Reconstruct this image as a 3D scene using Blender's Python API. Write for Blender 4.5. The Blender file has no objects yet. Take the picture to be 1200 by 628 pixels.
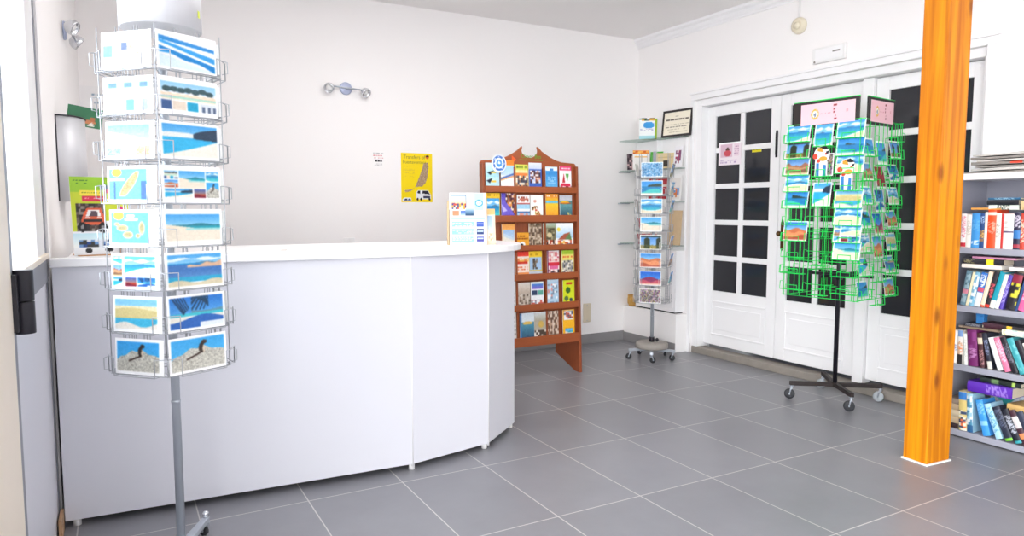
import bpy, bmesh, math, random
import numpy as np
from mathutils import Vector, Matrix
random.seed(7)
S = bpy.context.scene
C = S.collection
PI = math.pi
R_ = math.radians

# ------------------------------------------------------------------ camera, world, lights, exposure
cam = bpy.data.cameras.new('camera')
cam.sensor_width = 36.0
cam.lens = 36.0 * 827.0 / 1200.0
cam.clip_start = 0.05
camo = bpy.data.objects.new('camera', cam); C.objects.link(camo)
camo.location = (0, 0, 1.35)
camo.rotation_euler = (R_(90 - 4.75), 0, R_(-29.2))
S.camera = camo

W = bpy.data.worlds.new('sky'); S.world = W; W.use_nodes = True
W.node_tree.nodes['Background'].inputs['Color'].default_value = (0.93, 0.965, 1.0, 1)
_nt = W.node_tree
_tc = _nt.nodes.new('ShaderNodeTexCoord'); _sx = _nt.nodes.new('ShaderNodeSeparateXYZ'); _mr = _nt.nodes.new('ShaderNodeMapRange')
_mr.inputs['From Min'].default_value = -1; _mr.inputs['From Max'].default_value = 0.2
_mr.inputs['To Min'].default_value = 5.4; _mr.inputs['To Max'].default_value = 0.7      # the open sky is brighter on the window side
_nt.links.new(_tc.outputs['Generated'], _sx.inputs['Vector']); _nt.links.new(_sx.outputs['X'], _mr.inputs['Value'])
_nt.links.new(_mr.outputs['Result'], _nt.nodes['Background'].inputs['Strength'])


def area(name, loc, rot, sx, sy, power, col):
    l = bpy.data.lights.new(name, 'AREA'); l.shape = 'RECTANGLE'; l.size = sx; l.size_y = sy
    l.energy = power; l.color = col
    o = bpy.data.objects.new(name, l); C.objects.link(o); o.location = loc; o.rotation_euler = rot
    return o


area('daylight_window_side', (-3.0, -2.6, 1.8), (R_(86), 0, R_(-48)), 5.0, 3.0, 90, (1.0, 0.985, 0.96))
area('overhead_fill', (1.7, 3.7, 3.0), (0, 0, 0), 2.0, 1.5, 20, (1.0, 0.98, 0.96))  # added fill above the counter, no fitting there; brightens the back wall

vs = S.view_settings
vs.view_transform = 'Standard'; vs.look = 'None'; vs.gamma = 1.0; vs.use_curve_mapping = False
vs.exposure = 0.84
S.cycles.max_bounces = 10
S.cycles.diffuse_bounces = 6

# ------------------------------------------------------------------ materials


def lin(h):
    if isinstance(h, str):
        h = h.lstrip('#'); c = [int(h[i:i + 2], 16) / 255 for i in (0, 2, 4)]
    else:
        c = h
    return tuple(x / 12.92 if x <= 0.04045 else ((x + 0.055) / 1.055) ** 2.4 for x in c)


def srgb(h):
    h = h.lstrip('#'); return np.array([int(h[i:i + 2], 16) / 255 for i in (0, 2, 4)])


MATS = {}


def mat(name, col, rough=0.5, metal=0.0, spec=0.5, noise=0.0, nscale=8.0, bump=0.0, bscale=60.0, stretch=None, coat=0.0):
    m = bpy.data.materials.new(name); m.use_nodes = True
    nt = m.node_tree; b = nt.nodes['Principled BSDF']
    c = lin(col)
    b.inputs['Base Color'].default_value = (*c, 1)
    b.inputs['Roughness'].default_value = rough
    b.inputs['Metallic'].default_value = metal
    b.inputs['Specular IOR Level'].default_value = spec
    b.inputs['Coat Weight'].default_value = coat
    tc = nt.nodes.new('ShaderNodeTexCoord')
    vec = tc.outputs['Object']
    if stretch:
        mp = nt.nodes.new('ShaderNodeMapping'); mp.inputs['Scale'].default_value = stretch
        nt.links.new(vec, mp.inputs['Vector']); vec = mp.outputs['Vector']
    if noise > 0:
        n = nt.nodes.new('ShaderNodeTexNoise'); n.inputs['Scale'].default_value = nscale
        n.inputs['Detail'].default_value = 6
        nt.links.new(vec, n.inputs['Vector'])
        mx = nt.nodes.new('ShaderNodeMix'); mx.data_type = 'RGBA'
        mx.inputs['A'].default_value = (*[max(0, x * (1 - noise)) for x in c], 1)
        mx.inputs['B'].default_value = (*[min(1, x * (1 + noise)) for x in c], 1)
        nt.links.new(n.outputs['Fac'], mx.inputs['Factor'])
        nt.links.new(mx.outputs['Result'], b.inputs['Base Color'])
    if bump > 0:
        n2 = nt.nodes.new('ShaderNodeTexNoise'); n2.inputs['Scale'].default_value = bscale
        nt.links.new(vec, n2.inputs['Vector'])
        bp = nt.nodes.new('ShaderNodeBump'); bp.inputs['Strength'].default_value = bump; bp.inputs['Distance'].default_value = 0.004
        nt.links.new(n2.outputs['Fac'], bp.inputs['Height']); nt.links.new(bp.outputs['Normal'], b.inputs['Normal'])
    MATS[name] = m
    return m


mat('wall_paint', '#f5f2f1', 0.75, noise=0.01, nscale=2, bump=0.05, bscale=90)
mat('ceiling_paint', '#f7f4f3', 0.8, bump=0.05, bscale=60)
mat('white_gloss', '#f2f1f2', 0.35, noise=0.012, nscale=5)
mat('white_laminate', '#f6f5f6', 0.25, noise=0.01, nscale=4)
mat('counter_panel', '#dadae1', 0.4, noise=0.012, nscale=3)
mat('counter_dark', '#aeadb6', 0.45)
mat('gap_shade', '#23252c', 0.8)
mat('grey_tile', '#8c8a8b', 0.45, noise=0.12, nscale=9)
mat('stone_step', '#8f8880', 0.6, noise=0.15, nscale=14, bump=0.1)
mat('chrome', '#dcdee2', 0.14, 0.8, noise=0.02)
mat('steel', '#b4bac3', 0.32, 0.45, noise=0.04, nscale=20)
mat('brushed', '#d6d6da', 0.5, 0.35, noise=0.05, nscale=30, stretch=(1, 1, 0.1))
mat('wire_silver', '#b9bbc0', 0.35, 0.5, noise=0.03)
mat('wire_green', '#12e45c', 0.35, 0.0, noise=0.05)
mat('black_metal', '#24222a', 0.4, 0.3, noise=0.1)
mat('rust_black', '#2e2625', 0.6, 0.2, noise=0.4, nscale=18)
mat('rubber', '#2b2c30', 0.6, noise=0.1)
mat('grey_rubber', '#aab0b4', 0.55, noise=0.1)
mat('aluminium_dark', '#8b8d95', 0.4, 0.4, noise=0.04)
mat('frame_white', '#f3f3f4', 0.35, noise=0.01)
mat('cream_paint', '#e9ddcc', 0.5, noise=0.02)
mat('cream_plastic', '#e6dcc4', 0.4, noise=0.02)
mat('plastic_white', '#ecebea', 0.4, noise=0.01)
mat('beige_plastic', '#dccfb6', 0.5, noise=0.03)
mat('bronze', '#5b3f22', 0.35, 0.8, noise=0.2, nscale=25)
mat('mahogany', '#8f4826', 0.38, noise=0.22, nscale=7, stretch=(9, 9, 0.8))
mat('mahogany_rail', '#9b4f28', 0.38, noise=0.2, nscale=7, stretch=(0.8, 9, 9))
mat('cardboard', '#b98a5c', 0.8, noise=0.08, nscale=30)
mat('cardboard_pale', '#cfb48f', 0.8, noise=0.08, nscale=30)
mat('straw', '#c79a52', 0.8, noise=0.35, nscale=60, bump=0.6, bscale=140)
mat('shelf_grey', '#9b9ca8', 0.5, noise=0.02)
mat('paper_white', '#f4f3f1', 0.6, noise=0.02)
mat('pages', '#d8cdb6', 0.85, noise=0.12, nscale=40, stretch=(30, 1, 1))
mat('pages_white', '#e6e2d8', 0.85, noise=0.1, nscale=40, stretch=(30, 1, 1))
mat('news', '#8b8681', 0.85, noise=0.5, nscale=30)
mat('news_pale', '#c9c5c0', 0.85, noise=0.25, nscale=30)
mat('lamp_plate', '#b0b8d2', 0.35, 0.3, noise=0.02)
mat('frame_black', '#231c1c', 0.35, noise=0.1)
mat('green_text', '#4f9a20', 0.5, noise=0.03)
mat('orange_flag', '#ea5a1e', 0.5, noise=0.03)
mat('grey_text', '#8a7a30', 0.5, noise=0.03)
mat('stone_disc', '#97918a', 0.6, noise=0.1, nscale=30)
mat('wood_skirt', '#b58f6b', 0.5, noise=0.15, nscale=12)

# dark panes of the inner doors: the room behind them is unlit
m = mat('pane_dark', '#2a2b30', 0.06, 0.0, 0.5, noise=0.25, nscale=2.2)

# clear glass, thin
def glass(name, tint, gl):
    m = bpy.data.materials.new(name); m.use_nodes = True; nt = m.node_tree
    for n in list(nt.nodes): nt.nodes.remove(n)
    o = nt.nodes.new('ShaderNodeOutputMaterial'); mx = nt.nodes.new('ShaderNodeMixShader')
    t = nt.nodes.new('ShaderNodeBsdfTransparent'); g = nt.nodes.new('ShaderNodeBsdfGlossy')
    t.inputs['Color'].default_value = (*tint, 1); g.inputs['Roughness'].default_value = 0.05
    mx.inputs['Fac'].default_value = gl
    nt.links.new(t.outputs[0], mx.inputs[1]); nt.links.new(g.outputs[0], mx.inputs[2]); nt.links.new(mx.outputs[0], o.inputs[0])
    MATS[name] = m
glass('glass_clear', (0.97, 0.985, 1.0), 0.06)
glass('glass_green', (0.80, 0.86, 0.84), 0.12)

# printed card / spine: colours live in the mesh (ink), one material for all prints
def print_mat(name, rough):
    m = bpy.data.materials.new(name); m.use_nodes = True; nt = m.node_tree; b = nt.nodes['Principled BSDF']
    a = nt.nodes.new('ShaderNodeAttribute'); a.attribute_name = 'ink'
    nt.links.new(a.outputs['Color'], b.inputs['Base Color']); b.inputs['Roughness'].default_value = rough
    b.inputs['Specular IOR Level'].default_value = 0.35
    MATS[name] = m
print_mat('print', 0.38)

def floor_mat():
    m = bpy.data.materials.new('floor_tiles'); m.use_nodes = True; nt = m.node_tree; b = nt.nodes['Principled BSDF']
    tc = nt.nodes.new('ShaderNodeTexCoord'); mp = nt.nodes.new('ShaderNodeMapping'); mp.vector_type = 'POINT'
    mp.inputs['Location'].default_value = (-1.647 + 0.461 * 20, -3.235 + 0.706 * 20, 0)
    br = nt.nodes.new('ShaderNodeTexBrick'); br.offset = 0.0; br.squash = 1.0
    br.inputs['Scale'].default_value = 1.0; br.inputs['Brick Width'].default_value = 0.461; br.inputs['Row Height'].default_value = 0.706
    br.inputs['Mortar Size'].default_value = 0.0028; br.inputs['Mortar Smooth'].default_value = 0.1; br.inputs['Bias'].default_value = 0
    br.inputs['Color1'].default_value = (*lin('#7f7f84'), 1); br.inputs['Color2'].default_value = (*lin('#86868b'), 1)
    br.inputs['Mortar'].default_value = (*lin('#c3bfbd'), 1)
    nt.links.new(tc.outputs['Object'], mp.inputs['Vector']); nt.links.new(mp.outputs['Vector'], br.inputs['Vector'])
    n = nt.nodes.new('ShaderNodeTexNoise'); n.inputs['Scale'].default_value = 3.2; n.inputs['Detail'].default_value = 8; n.inputs['Roughness'].default_value = 0.65
    nt.links.new(tc.outputs['Object'], n.inputs['Vector'])
    r = nt.nodes.new('ShaderNodeMapRange'); r.inputs['To Min'].default_value = 0.80; r.inputs['To Max'].default_value = 1.2
    nt.links.new(n.outputs['Fac'], r.inputs['Value'])
    mx = nt.nodes.new('ShaderNodeMix'); mx.data_type = 'RGBA'; mx.blend_type = 'MULTIPLY'; mx.inputs['Factor'].default_value = 1
    nt.links.new(br.outputs['Color'], mx.inputs['A']); nt.links.new(r.outputs['Result'], mx.inputs['B'])
    nt.links.new(mx.outputs['Result'], b.inputs['Base Color'])
    r2 = nt.nodes.new('ShaderNodeMapRange'); r2.inputs['To Min'].default_value = 0.26; r2.inputs['To Max'].default_value = 0.42
    nt.links.new(n.outputs['Fac'], r2.inputs['Value']); nt.links.new(r2.outputs['Result'], b.inputs['Roughness'])
    MATS['floor_tiles'] = m
floor_mat()

def post_mat():
    m = bpy.data.materials.new('pine_varnished'); m.use_nodes = True; nt = m.node_tree; b = nt.nodes['Principled BSDF']
    tc = nt.nodes.new('ShaderNodeTexCoord')
    mp = nt.nodes.new('ShaderNodeMapping'); mp.inputs['Scale'].default_value = (26, 26, 1.1)
    n = nt.nodes.new('ShaderNodeTexNoise'); n.inputs['Scale'].default_value = 1.0; n.inputs['Detail'].default_value = 5; n.inputs['Distortion'].default_value = 0.6
    nt.links.new(tc.outputs['Object'], mp.inputs['Vector']); nt.links.new(mp.outputs['Vector'], n.inputs['Vector'])
    cr = nt.nodes.new('ShaderNodeValToRGB')
    cr.color_ramp.elements[0].position = 0.3; cr.color_ramp.elements[0].color = (*lin('#b46002'), 1)
    cr.color_ramp.elements[1].position = 0.7; cr.color_ramp.elements[1].color = (*lin('#e29208'), 1)
    nt.links.new(n.outputs['Fac'], cr.inputs['Fac'])
    # knots
    mp2 = nt.nodes.new('ShaderNodeMapping'); mp2.inputs['Scale'].default_value = (7.5, 7.5, 3.4)
    v = nt.nodes.new('ShaderNodeTexVoronoi'); v.inputs['Scale'].default_value = 1.0
    nt.links.new(tc.outputs['Object'], mp2.inputs['Vector']); nt.links.new(mp2.outputs['Vector'], v.inputs['Vector'])
    r = nt.nodes.new('ShaderNodeMapRange'); r.inputs['From Min'].default_value = 0.07; r.inputs['From Max'].default_value = 0.22
    r.inputs['To Min'].default_value = 0.75; r.inputs['To Max'].default_value = 0.0
    nt.links.new(v.outputs['Distance'], r.inputs['Value'])
    mx = nt.nodes.new('ShaderNodeMix'); mx.data_type = 'RGBA'; mx.inputs['B'].default_value = (*lin('#6e2f08'), 1)
    nt.links.new(r.outputs['Result'], mx.inputs['Factor']); nt.links.new(cr.outputs['Color'], mx.inputs['A'])
    nt.links.new(mx.outputs['Result'], b.inputs['Base Color']); b.inputs['Roughness'].default_value = 0.5; b.inputs['Specular IOR Level'].default_value = 0.25
    MATS['pine_varnished'] = m
post_mat()

# ------------------------------------------------------------------ mesh builder


class MB:
    def __init__(s):
        s.v = []; s.f = []; s.m = []; s.sm = []; s.c = {}

    def add(s, vs_, fs, m=0, sm=False, cols=None):
        o = len(s.v); s.v.extend([tuple(p) for p in vs_])
        for f in fs:
            s.f.append([i + o for i in f]); s.m.append(m); s.sm.append(sm)
        if cols is not None:
            for i, c in enumerate(cols): s.c[o + i] = c
        return o

    def box(s, x0, y0, z0, x1, y1, z1, m=0):
        v = [(x0, y0, z0), (x1, y0, z0), (x1, y1, z0), (x0, y1, z0), (x0, y0, z1), (x1, y0, z1), (x1, y1, z1), (x0, y1, z1)]
        s.add(v, [(0, 3, 2, 1), (4, 5, 6, 7), (0, 1, 5, 4), (1, 2, 6, 5), (2, 3, 7, 6), (3, 0, 4, 7)], m)

    def prism(s, pts, a, b, axis='z', m=0, sm=False):
        """pts 2-D polygon extruded a->b on axis. axis z: (x,y); y: (x,z); x: (y,z)"""
        def P(p, t):
            return (p[0], p[1], t) if axis == 'z' else (p[0], t, p[1]) if axis == 'y' else (t, p[0], p[1])
        n = len(pts); v = [P(p, a) for p in pts] + [P(p, b) for p in pts]
        fs = [list(range(n))[::-1], list(range(n, 2 * n))]
        o = s.add(v, fs, m)
        for i in range(n):
            j = (i + 1) % n; s.f.append([o + i, o + j, o + n + j, o + n + i]); s.m.append(m); s.sm.append(sm)

    def tube(s, pts, r, n=6, m=0, closed=False, cap=True):
        pts = [Vector(p) for p in pts]; L = len(pts); rings = []
        up = None
        for i, p in enumerate(pts):
            if closed: d = (pts[(i + 1) % L] - pts[i - 1])
            else: d = pts[min(i + 1, L - 1)] - pts[max(i - 1, 0)]
            d.normalize()
            if up is None:
                up = Vector((0, 0, 1)) if abs(d.z) < 0.9 else Vector((1, 0, 0))
            a = d.cross(up)
            if a.length < 1e-4:
                up = Vector((1, 0, 0)) if abs(d.x) < 0.9 else Vector((0, 1, 0)); a = d.cross(up)
            a.normalize(); b = a.cross(d); b.normalize(); up = b
            k = 1.0
            if 0 < i < L - 1 or closed:
                e1 = (pts[i] - pts[i - 1]).normalized(); e2 = (pts[(i + 1) % L] - pts[i]).normalized()
                k = 1 / max(0.55, math.sqrt(max(0, (1 + e1.dot(e2)) / 2)))
            rr = r[i] if isinstance(r, (list, tuple)) else r
            rings.append([p + (a * math.cos(2 * PI * j / n) + b * math.sin(2 * PI * j / n)) * rr * (k if k < 1.5 else 1.4) for j in range(n)])
        v = [q for ring in rings for q in ring]; fs = []
        for i in range(L if closed else L - 1):
            i2 = (i + 1) % L
            for j in range(n):
                j2 = (j + 1) % n; fs.append((i * n + j, i * n + j2, i2 * n + j2, i2 * n + j))
        o = s.add(v, fs, m, True)
        if cap and not closed:
            s.f.append([o + j for j in range(n)][::-1]); s.m.append(m); s.sm.append(False)
            s.f.append([o + (L - 1) * n + j for j in range(n)]); s.m.append(m); s.sm.append(False)

    def cyl(s, a, b, r, n=20, m=0):
        s.tube([a, b], r, n, m)

    def lathe(s, prof, c=(0, 0, 0), n=28, m=0, mtx=None, a0=0.0, a1=2 * PI):
        full = abs(a1 - a0 - 2 * PI) < 1e-6
        k = n if full else n + 1; v = []
        for (r, z) in prof:
            for j in range(k):
                t = a0 + (a1 - a0) * j / n
                p = Vector((r * math.cos(t), r * math.sin(t), z))
                if mtx is not None: p = mtx @ p
                v.append(p + Vector(c))
        fs = []
        for i in range(len(prof) - 1):
            for j in range(n):
                j2 = (j + 1) % k
                fs.append((i * k + j, i * k + j2, (i + 1) * k + j2, (i + 1) * k + j))
        s.add(v, fs, m, True)

    def ball(s, c, r, n=16, m=0, sc=(1, 1, 1)):
        prof = [(max(1e-5, math.sin(PI * i / 10)) * r, -math.cos(PI * i / 10) * r) for i in range(11)]
        s.lathe(prof, c, n, m, Matrix.Diagonal(Vector(sc)).to_3x3())

    def build(s, name, mats, parent=None, loc=(0, 0, 0), rot=(0, 0, 0), bevel=0.0, seg=2):
        me = bpy.data.meshes.new(name); me.from_pydata(s.v, [], s.f); me.update()
        if not isinstance(mats, (list, tuple)): mats = [mats]
        for mm in mats: me.materials.append(MATS[mm] if isinstance(mm, str) else mm)
        me.polygons.foreach_set('material_index', s.m)
        me.polygons.foreach_set('use_smooth', s.sm)
        if s.c:
            at = me.color_attributes.new('ink', 'FLOAT_COLOR', 'POINT')
            arr = np.ones((len(s.v), 4), np.float32)
            for i, c in s.c.items(): arr[i, :3] = c
            at.data.foreach_set('color', arr.ravel())
        bm = bmesh.new(); bm.from_mesh(me); bmesh.ops.recalc_face_normals(bm, faces=bm.faces); bm.to_mesh(me); bm.free()
        o = bpy.data.objects.new(name, me); C.objects.link(o); o.parent = parent; o.location = loc; o.rotation_euler = rot
        if bevel > 0:
            b = o.modifiers.new('edge', 'BEVEL'); b.width = bevel; b.segments = seg; b.limit_method = 'ANGLE'; b.angle_limit = R_(40)
        return o


def tag(o, label=None, cat=None, group=None, kind=None):
    if label: o['label'] = label
    if cat: o['category'] = cat
    if group: o['group'] = group
    if kind: o['kind'] = kind
    return o


def empty(name, loc=(0, 0, 0), rot=(0, 0, 0), label=None, cat=None, group=None, kind=None):
    o = bpy.data.objects.new(name, None); C.objects.link(o); o.location = loc; o.rotation_euler = rot
    o.empty_display_size = 0.1
    return tag(o, label, cat, group, kind)


def inst(name, src, parent, loc, rot=(0, 0, 0)):
    o = src.copy(); o.name = name; C.objects.link(o); o.parent = parent; o.location = loc; o.rotation_euler = rot
    return o


def text_mesh(name, body, size, material, parent, loc, rot, depth=0.0006, align='CENTER', sx=1.0):
    cu = bpy.data.curves.new(name, 'FONT'); cu.body = body; cu.size = size; cu.align_x = align; cu.align_y = 'CENTER'; cu.extrude = depth
    t = bpy.data.objects.new(name, cu); C.objects.link(t)
    bpy.context.view_layer.update()
    me = bpy.data.meshes.new_from_object(t.evaluated_get(bpy.context.evaluated_depsgraph_get()))
    bpy.data.objects.remove(t); bpy.data.curves.remove(cu)
    me.materials.clear(); me.materials.append(MATS[material])
    o = bpy.data.objects.new(name, me); C.objects.link(o); o.parent = parent; o.location = loc; o.rotation_euler = rot; o.scale = (sx, 1, 1)
    return o

# ------------------------------------------------------------------ printed pictures


class Pic:
    """A small picture in ink colours, sampled at (ny+1) x (nx+1) points, y up."""
    def __init__(s, nx, ny, base='#ffffff'):
        s.nx, s.ny = nx, ny
        s.X, s.Y = np.meshgrid(np.linspace(0, 1, nx + 1), np.linspace(0, 1, ny + 1))
        s.a = np.zeros((ny + 1, nx + 1, 3)); s.a[:] = srgb(base)

    def put(s, mask, c):
        if isinstance(c, str): s.a[mask] = srgb(c)
        else: s.a[mask] = c[mask]

    def rect(s, x0, y0, x1, y1, c): s.put(s.box(x0, y0, x1, y1), c)
    def box(s, x0, y0, x1, y1): return (s.X >= x0) & (s.X <= x1) & (s.Y >= y0) & (s.Y <= y1)

    def grad(s, x0, y0, x1, y1, top, bot):
        t = np.clip((s.Y - y0) / (y1 - y0 + 1e-9), 0, 1)[..., None]
        s.put(s.box(x0, y0, x1, y1), srgb(bot) * (1 - t) + srgb(top) * t)

    def ell(s, cx, cy, rx, ry, c): s.put(((s.X - cx) / rx) ** 2 + ((s.Y - cy) / ry) ** 2 <= 1, c)

    def poly(s, pts, c):
        ins = np.zeros(s.X.shape, bool); n = len(pts)
        for i in range(n):
            x1, y1 = pts[i]; x2, y2 = pts[(i + 1) % n]
            if y1 == y2: continue
            cond = ((y1 > s.Y) != (y2 > s.Y)) & (s.X < (x2 - x1) * (s.Y - y1) / (y2 - y1) + x1)
            ins ^= cond
        s.put(ins, c)

    def mosaic(s, x0, y0, x1, y1, cols, cx, cy, seed=0):
        rg = np.random.RandomState(seed); g = rg.randint(0, len(cols), (cy + 1, cx + 1))
        pal = np.array([srgb(c) for c in cols])
        ix = np.clip(((s.X - x0) / (x1 - x0) * cx).astype(int), 0, cx); iy = np.clip(((s.Y - y0) / (y1 - y0) * cy).astype(int), 0, cy)
        s.put(s.box(x0, y0, x1, y1), pal[g[iy, ix]])

    def strokes(s, x0, y0, x1, y1, c, n=3, seed=0, fill=0.75):
        rg = np.random.RandomState(seed); h = (y1 - y0) / n
        for i in range(n):
            x = x0
            while x < x1:
                w = (0.05 + 0.12 * rg.rand()) * (x1 - x0); e = min(x1, x + w)
                if rg.rand() < fill: s.rect(x, y1 - (i + 0.8) * h, e, y1 - (i + 0.2) * h, c)
                x = e + 0.03 * (x1 - x0)

    def speck(s, x0, y0, x1, y1, amp, seed=0):
        rg = np.random.RandomState(seed); mk = s.box(x0, y0, x1, y1)
        s.a[mk] = np.clip(s.a[mk] + amp * (rg.rand(int(mk.sum()), 1) - 0.5), 0, 1)

    def scene(s, kind, x0, y0, x1, y1, seed=0):
        rg = np.random.RandomState(seed + 11); w, h = x1 - x0, y1 - y0
        U = (s.X - x0) / w; V = (s.Y - y0) / h; inb = s.box(x0, y0, x1, y1)
        g = lambda a, b, t: srgb(a) * (1 - t[..., None]) + srgb(b) * t[..., None]
        P = lambda m, c: s.put(m & inb, c)
        sky = g('#a9dcf5', '#3f9fe2', np.clip(V * 1.7 - .7, 0, 1))
        ph = rg.rand() * 6
        if kind == 'wave':
            P(inb, '#f4f8fb'); P((V > .80 - .15 * U) & (V < .93 - .18 * U), '#2f8ed6'); P((V > .42 - .22 * U + .03 * np.sin(8 * U)) & (V < .80 - .33 * U), '#3aa2e6')
            P((V < .68 - .42 * U) & (V > .50 - .45 * U + .03 * np.sin(11 * U)), '#1b86cf'); P((V > .62 - .4 * U) & (V < .72 - .42 * U), '#f6fbfd'); P(V < .38 - .36 * U, '#dff0f6')
        elif kind == 'cove':
            P(inb, sky); P(V < .68, '#2fa9e0'); P((V < .74 + .02 * np.sin(6 * U)) & (V > .60), '#e8ece9')
            P((U > .55) & (V > .58 - .1 * (U - .55)) & (V < .70 + .22 * np.sqrt(np.clip((U - .55) * 2.2, 0, 1))), '#2a3f55'); P(V < .60 - .12 * U, '#33b3e3'); P(V < .06 + .46 * U ** 1.2, '#f3efe2')
        elif kind == 'beach':
            hz = .52 + .12 * rg.rand(); P(inb, sky); P((V > hz + .14 + .05 * np.sin(9 * U + ph)) & (V < hz + .24 + .04 * np.sin(14 * U + ph)), '#e3f2fa')
            P(V < hz, g('#4bc7cf', '#1c86c4', np.clip((V / hz - .3) * 1.6, 0, 1))); P((V < hz + .06 * np.exp(-((U - .3 - .4 * rg.rand()) * 6) ** 2)) & (V > hz), '#5d7f96')
            a = .15 + .25 * rg.rand(); P(V < a + .22 * np.sin(2.2 * U + ph), '#f0f7f6'); P(V < a - .05 + .22 * np.sin(2.2 * U + ph), '#ecdfc4')
        elif kind == 'sand':
            P(inb, sky); P(V < .55, '#1fa3b4'); P((V < .60 + .06 * np.exp(-((U - .62) * 6) ** 2)) & (V >= .55), '#2b7f93'); P(V < .62 - .28 * U - .0, '#efe2cc'); P((V < .45), '#eee3d0'); P((U > .35) & (V > .40) & (V < .47), '#9fd8d6')
        elif kind == 'mountain':
            P(inb, g('#cfe0f2', '#5a8fd0', V)); P(V < .62 + .08 * np.sin(7 * U + ph) + .05 * np.sin(17 * U), '#a3705a'); P(V < .48 + .06 * np.sin(5 * U + ph), '#c99a72'); P(V < .30 + .05 * np.sin(8 * U), '#8b6a52'); P(V < .12, '#d7bd93')
        elif kind == 'red':
            P(inb, g('#a8d4f4', '#2f86d8', np.clip(V * 2 - 1, 0, 1))); P(V < .6 + .07 * np.sin(8 * U + ph), '#d07a52'); P(V < .42 + .06 * np.sin(11 * U), '#e89a6c'); P(V < .2 + .1 * np.sin(5 * U + ph), '#b95a41')
        elif kind == 'sunset':
            P(inb, g('#f09a50', '#3d5aa8', V)); P(V < .45, '#b0442f'); P(V < .3 + .1 * np.sin(6 * U), '#7d1f33')
        elif kind == 'palm':
            P(inb, g('#7cc6f2', '#1e6fc8', V)); P(V < .48, '#3dbccb'); P((V < .55 + .03 * np.sin(7 * U)) & (V >= .48) & (U > .4), '#5e8ea3'); P(V < .38, '#e8e4da')
            P(V < .30 - .10 * np.cos(5 * U), '#2a63b4'); P((V < .16) & (U > .55), '#dfe8ee')
            for k in range(5): P((abs(V - (.95 - (U - .06 - .05 * k) * (2.6 + .3 * k))) < .045) & (V > .45 + .04 * k) & (U < .36), '#123a5c')
            for k in range(6): P((abs(V - (1.02 - abs(U - .48 - .05 * k) * (1.2 + .6 * k))) < .05) & (V > .55) & (U > .40) & (U < .72), '#143e5e')
        elif kind == 'rock':
            P(inb, g('#55b8ea', '#3aa4e4', V)); rk = V < .38 + .32 * np.sin(np.clip(U * 1.15, 0, 1) * 2.6) + .03 * np.sin(23 * U)
            P(rk, '#cbc8bc'); nz = rg.rand(*U.shape); P(rk & (nz > .74), '#807e76'); P(rk & (nz < .25), '#eceade')
            P(((U - .56) / .055) ** 2 + ((V - .66) / .17) ** 2 < 1, '#32241f'); P(((U - .61) / .055) ** 2 + ((V - .85) / .065) ** 2 < 1, '#3b2a24'); P(((U - .60) / .02) ** 2 + ((V - .62) / .13) ** 2 < 1, '#d8c7b2')
            P((abs(V - (.50 - (.52 - U) * .62)) < .028) & (U > .27) & (U < .55), '#3a2822')
        elif kind == 'town':
            P(inb, g('#d7eefb', '#8fc9f0', np.clip(V * 2 - 1, 0, 1))); P(V < .62, '#f2ddc3'); P((V < .70) & (V > .58) & (np.sin(40 * U + ph) > -.2), '#f6f4f0')
            for k in range(7):
                cx = .1 + .13 * k; P(((U - cx) / .08) ** 2 + ((V - .74 - .04 * np.sin(3 * k)) / .10) ** 2 < 1, '#3c5a60')
            P((V < .5) & (V > .42), '#a9dccb'); P(V < .42, '#f3e6d0'); P(V < .36, '#ffffff')
            P((V < .33) & (U < .18), '#3b5b8c'); P((V < .33) & (U > .20) & (U < .44), '#e7d8c6'); P((V < .33) & (U > .46) & (U < .66), '#1fa6cf'); P((V < .33) & (U > .69), '#dfe6ee'); P((V < .22) & (U > .72) & (np.sin(60 * U) > 0), '#5a6a86')
        elif kind == 'pale':
            P(inb, g('#e6eef2', '#c4dfee', V)); P((U < .22) & (V < .66) & (V > .3), '#9fd8ee'); P((U > .25) & (V > .25) & (V < .85), '#efe9e2'); nz = rg.rand(*U.shape)
            P((U > .3) & (U < .85) & (V > .35) & (V < .78) & (nz > .6), '#bca796'); P((U > .42) & (U < .56) & (V > .5) & (V < .74), '#8597b4'); P((V < .22), '#e8e0d8')
        elif kind == 'faint':
            P(inb, g('#e8f0f4', '#cfe2ee', V)); P((V > .74) & (V < .9) & (np.sin(17 * U + ph) > -.1), '#86a8c4'); P(V < .60, '#dcecea'); P((V < .36) & (U > .5) & (U < .68), '#8fdcea'); P((V < .36) & (U > .84), '#b6c2d6'); P((V < .3) & (U > .18) & (U < .36), '#e4e0ec')
        elif kind == 'shore':
            P(inb, g('#e2ebf5', '#9fc2e6', V)); P(V < .80 - .3 * U, '#cfe0ee'); P(V < .62 - .25 * U, '#efece4'); nz = rg.rand(*U.shape)
            P((V < .28) & (U < .33) & (nz > .4), '#8fb6e0'); P((V < .30) & (U > .68) & (nz > .4), '#e3b58c')
        elif kind == 'isle':
            P(inb, '#8ec7f0'); P(((U - .2) / .13) ** 2 + ((V - .88) / .13) ** 2 < 1, '#fbe24a')
            d = U - (.28 + .52 * V); P((abs(d) < .14 * np.sin(np.clip(V * 1.05, 0, 1) * PI) ** .6) & (V > .12) & (V < .92), '#e8cfa6'); nz = rg.rand(*U.shape)
            P((abs(d) < .11 * np.sin(np.clip(V * 1.05, 0, 1) * PI) ** .6) & (V > .15) & (V < .9) & (nz > .6), '#cf9c74'); P((V > .62) & (V < .70) & (U < .42), '#ffffff'); P((U > .85) & (V < .6), '#3f8fdd'); P((U > .13) & (U < .17) & (V < .58), '#5a86c8')
        elif kind == 'isles':
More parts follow.
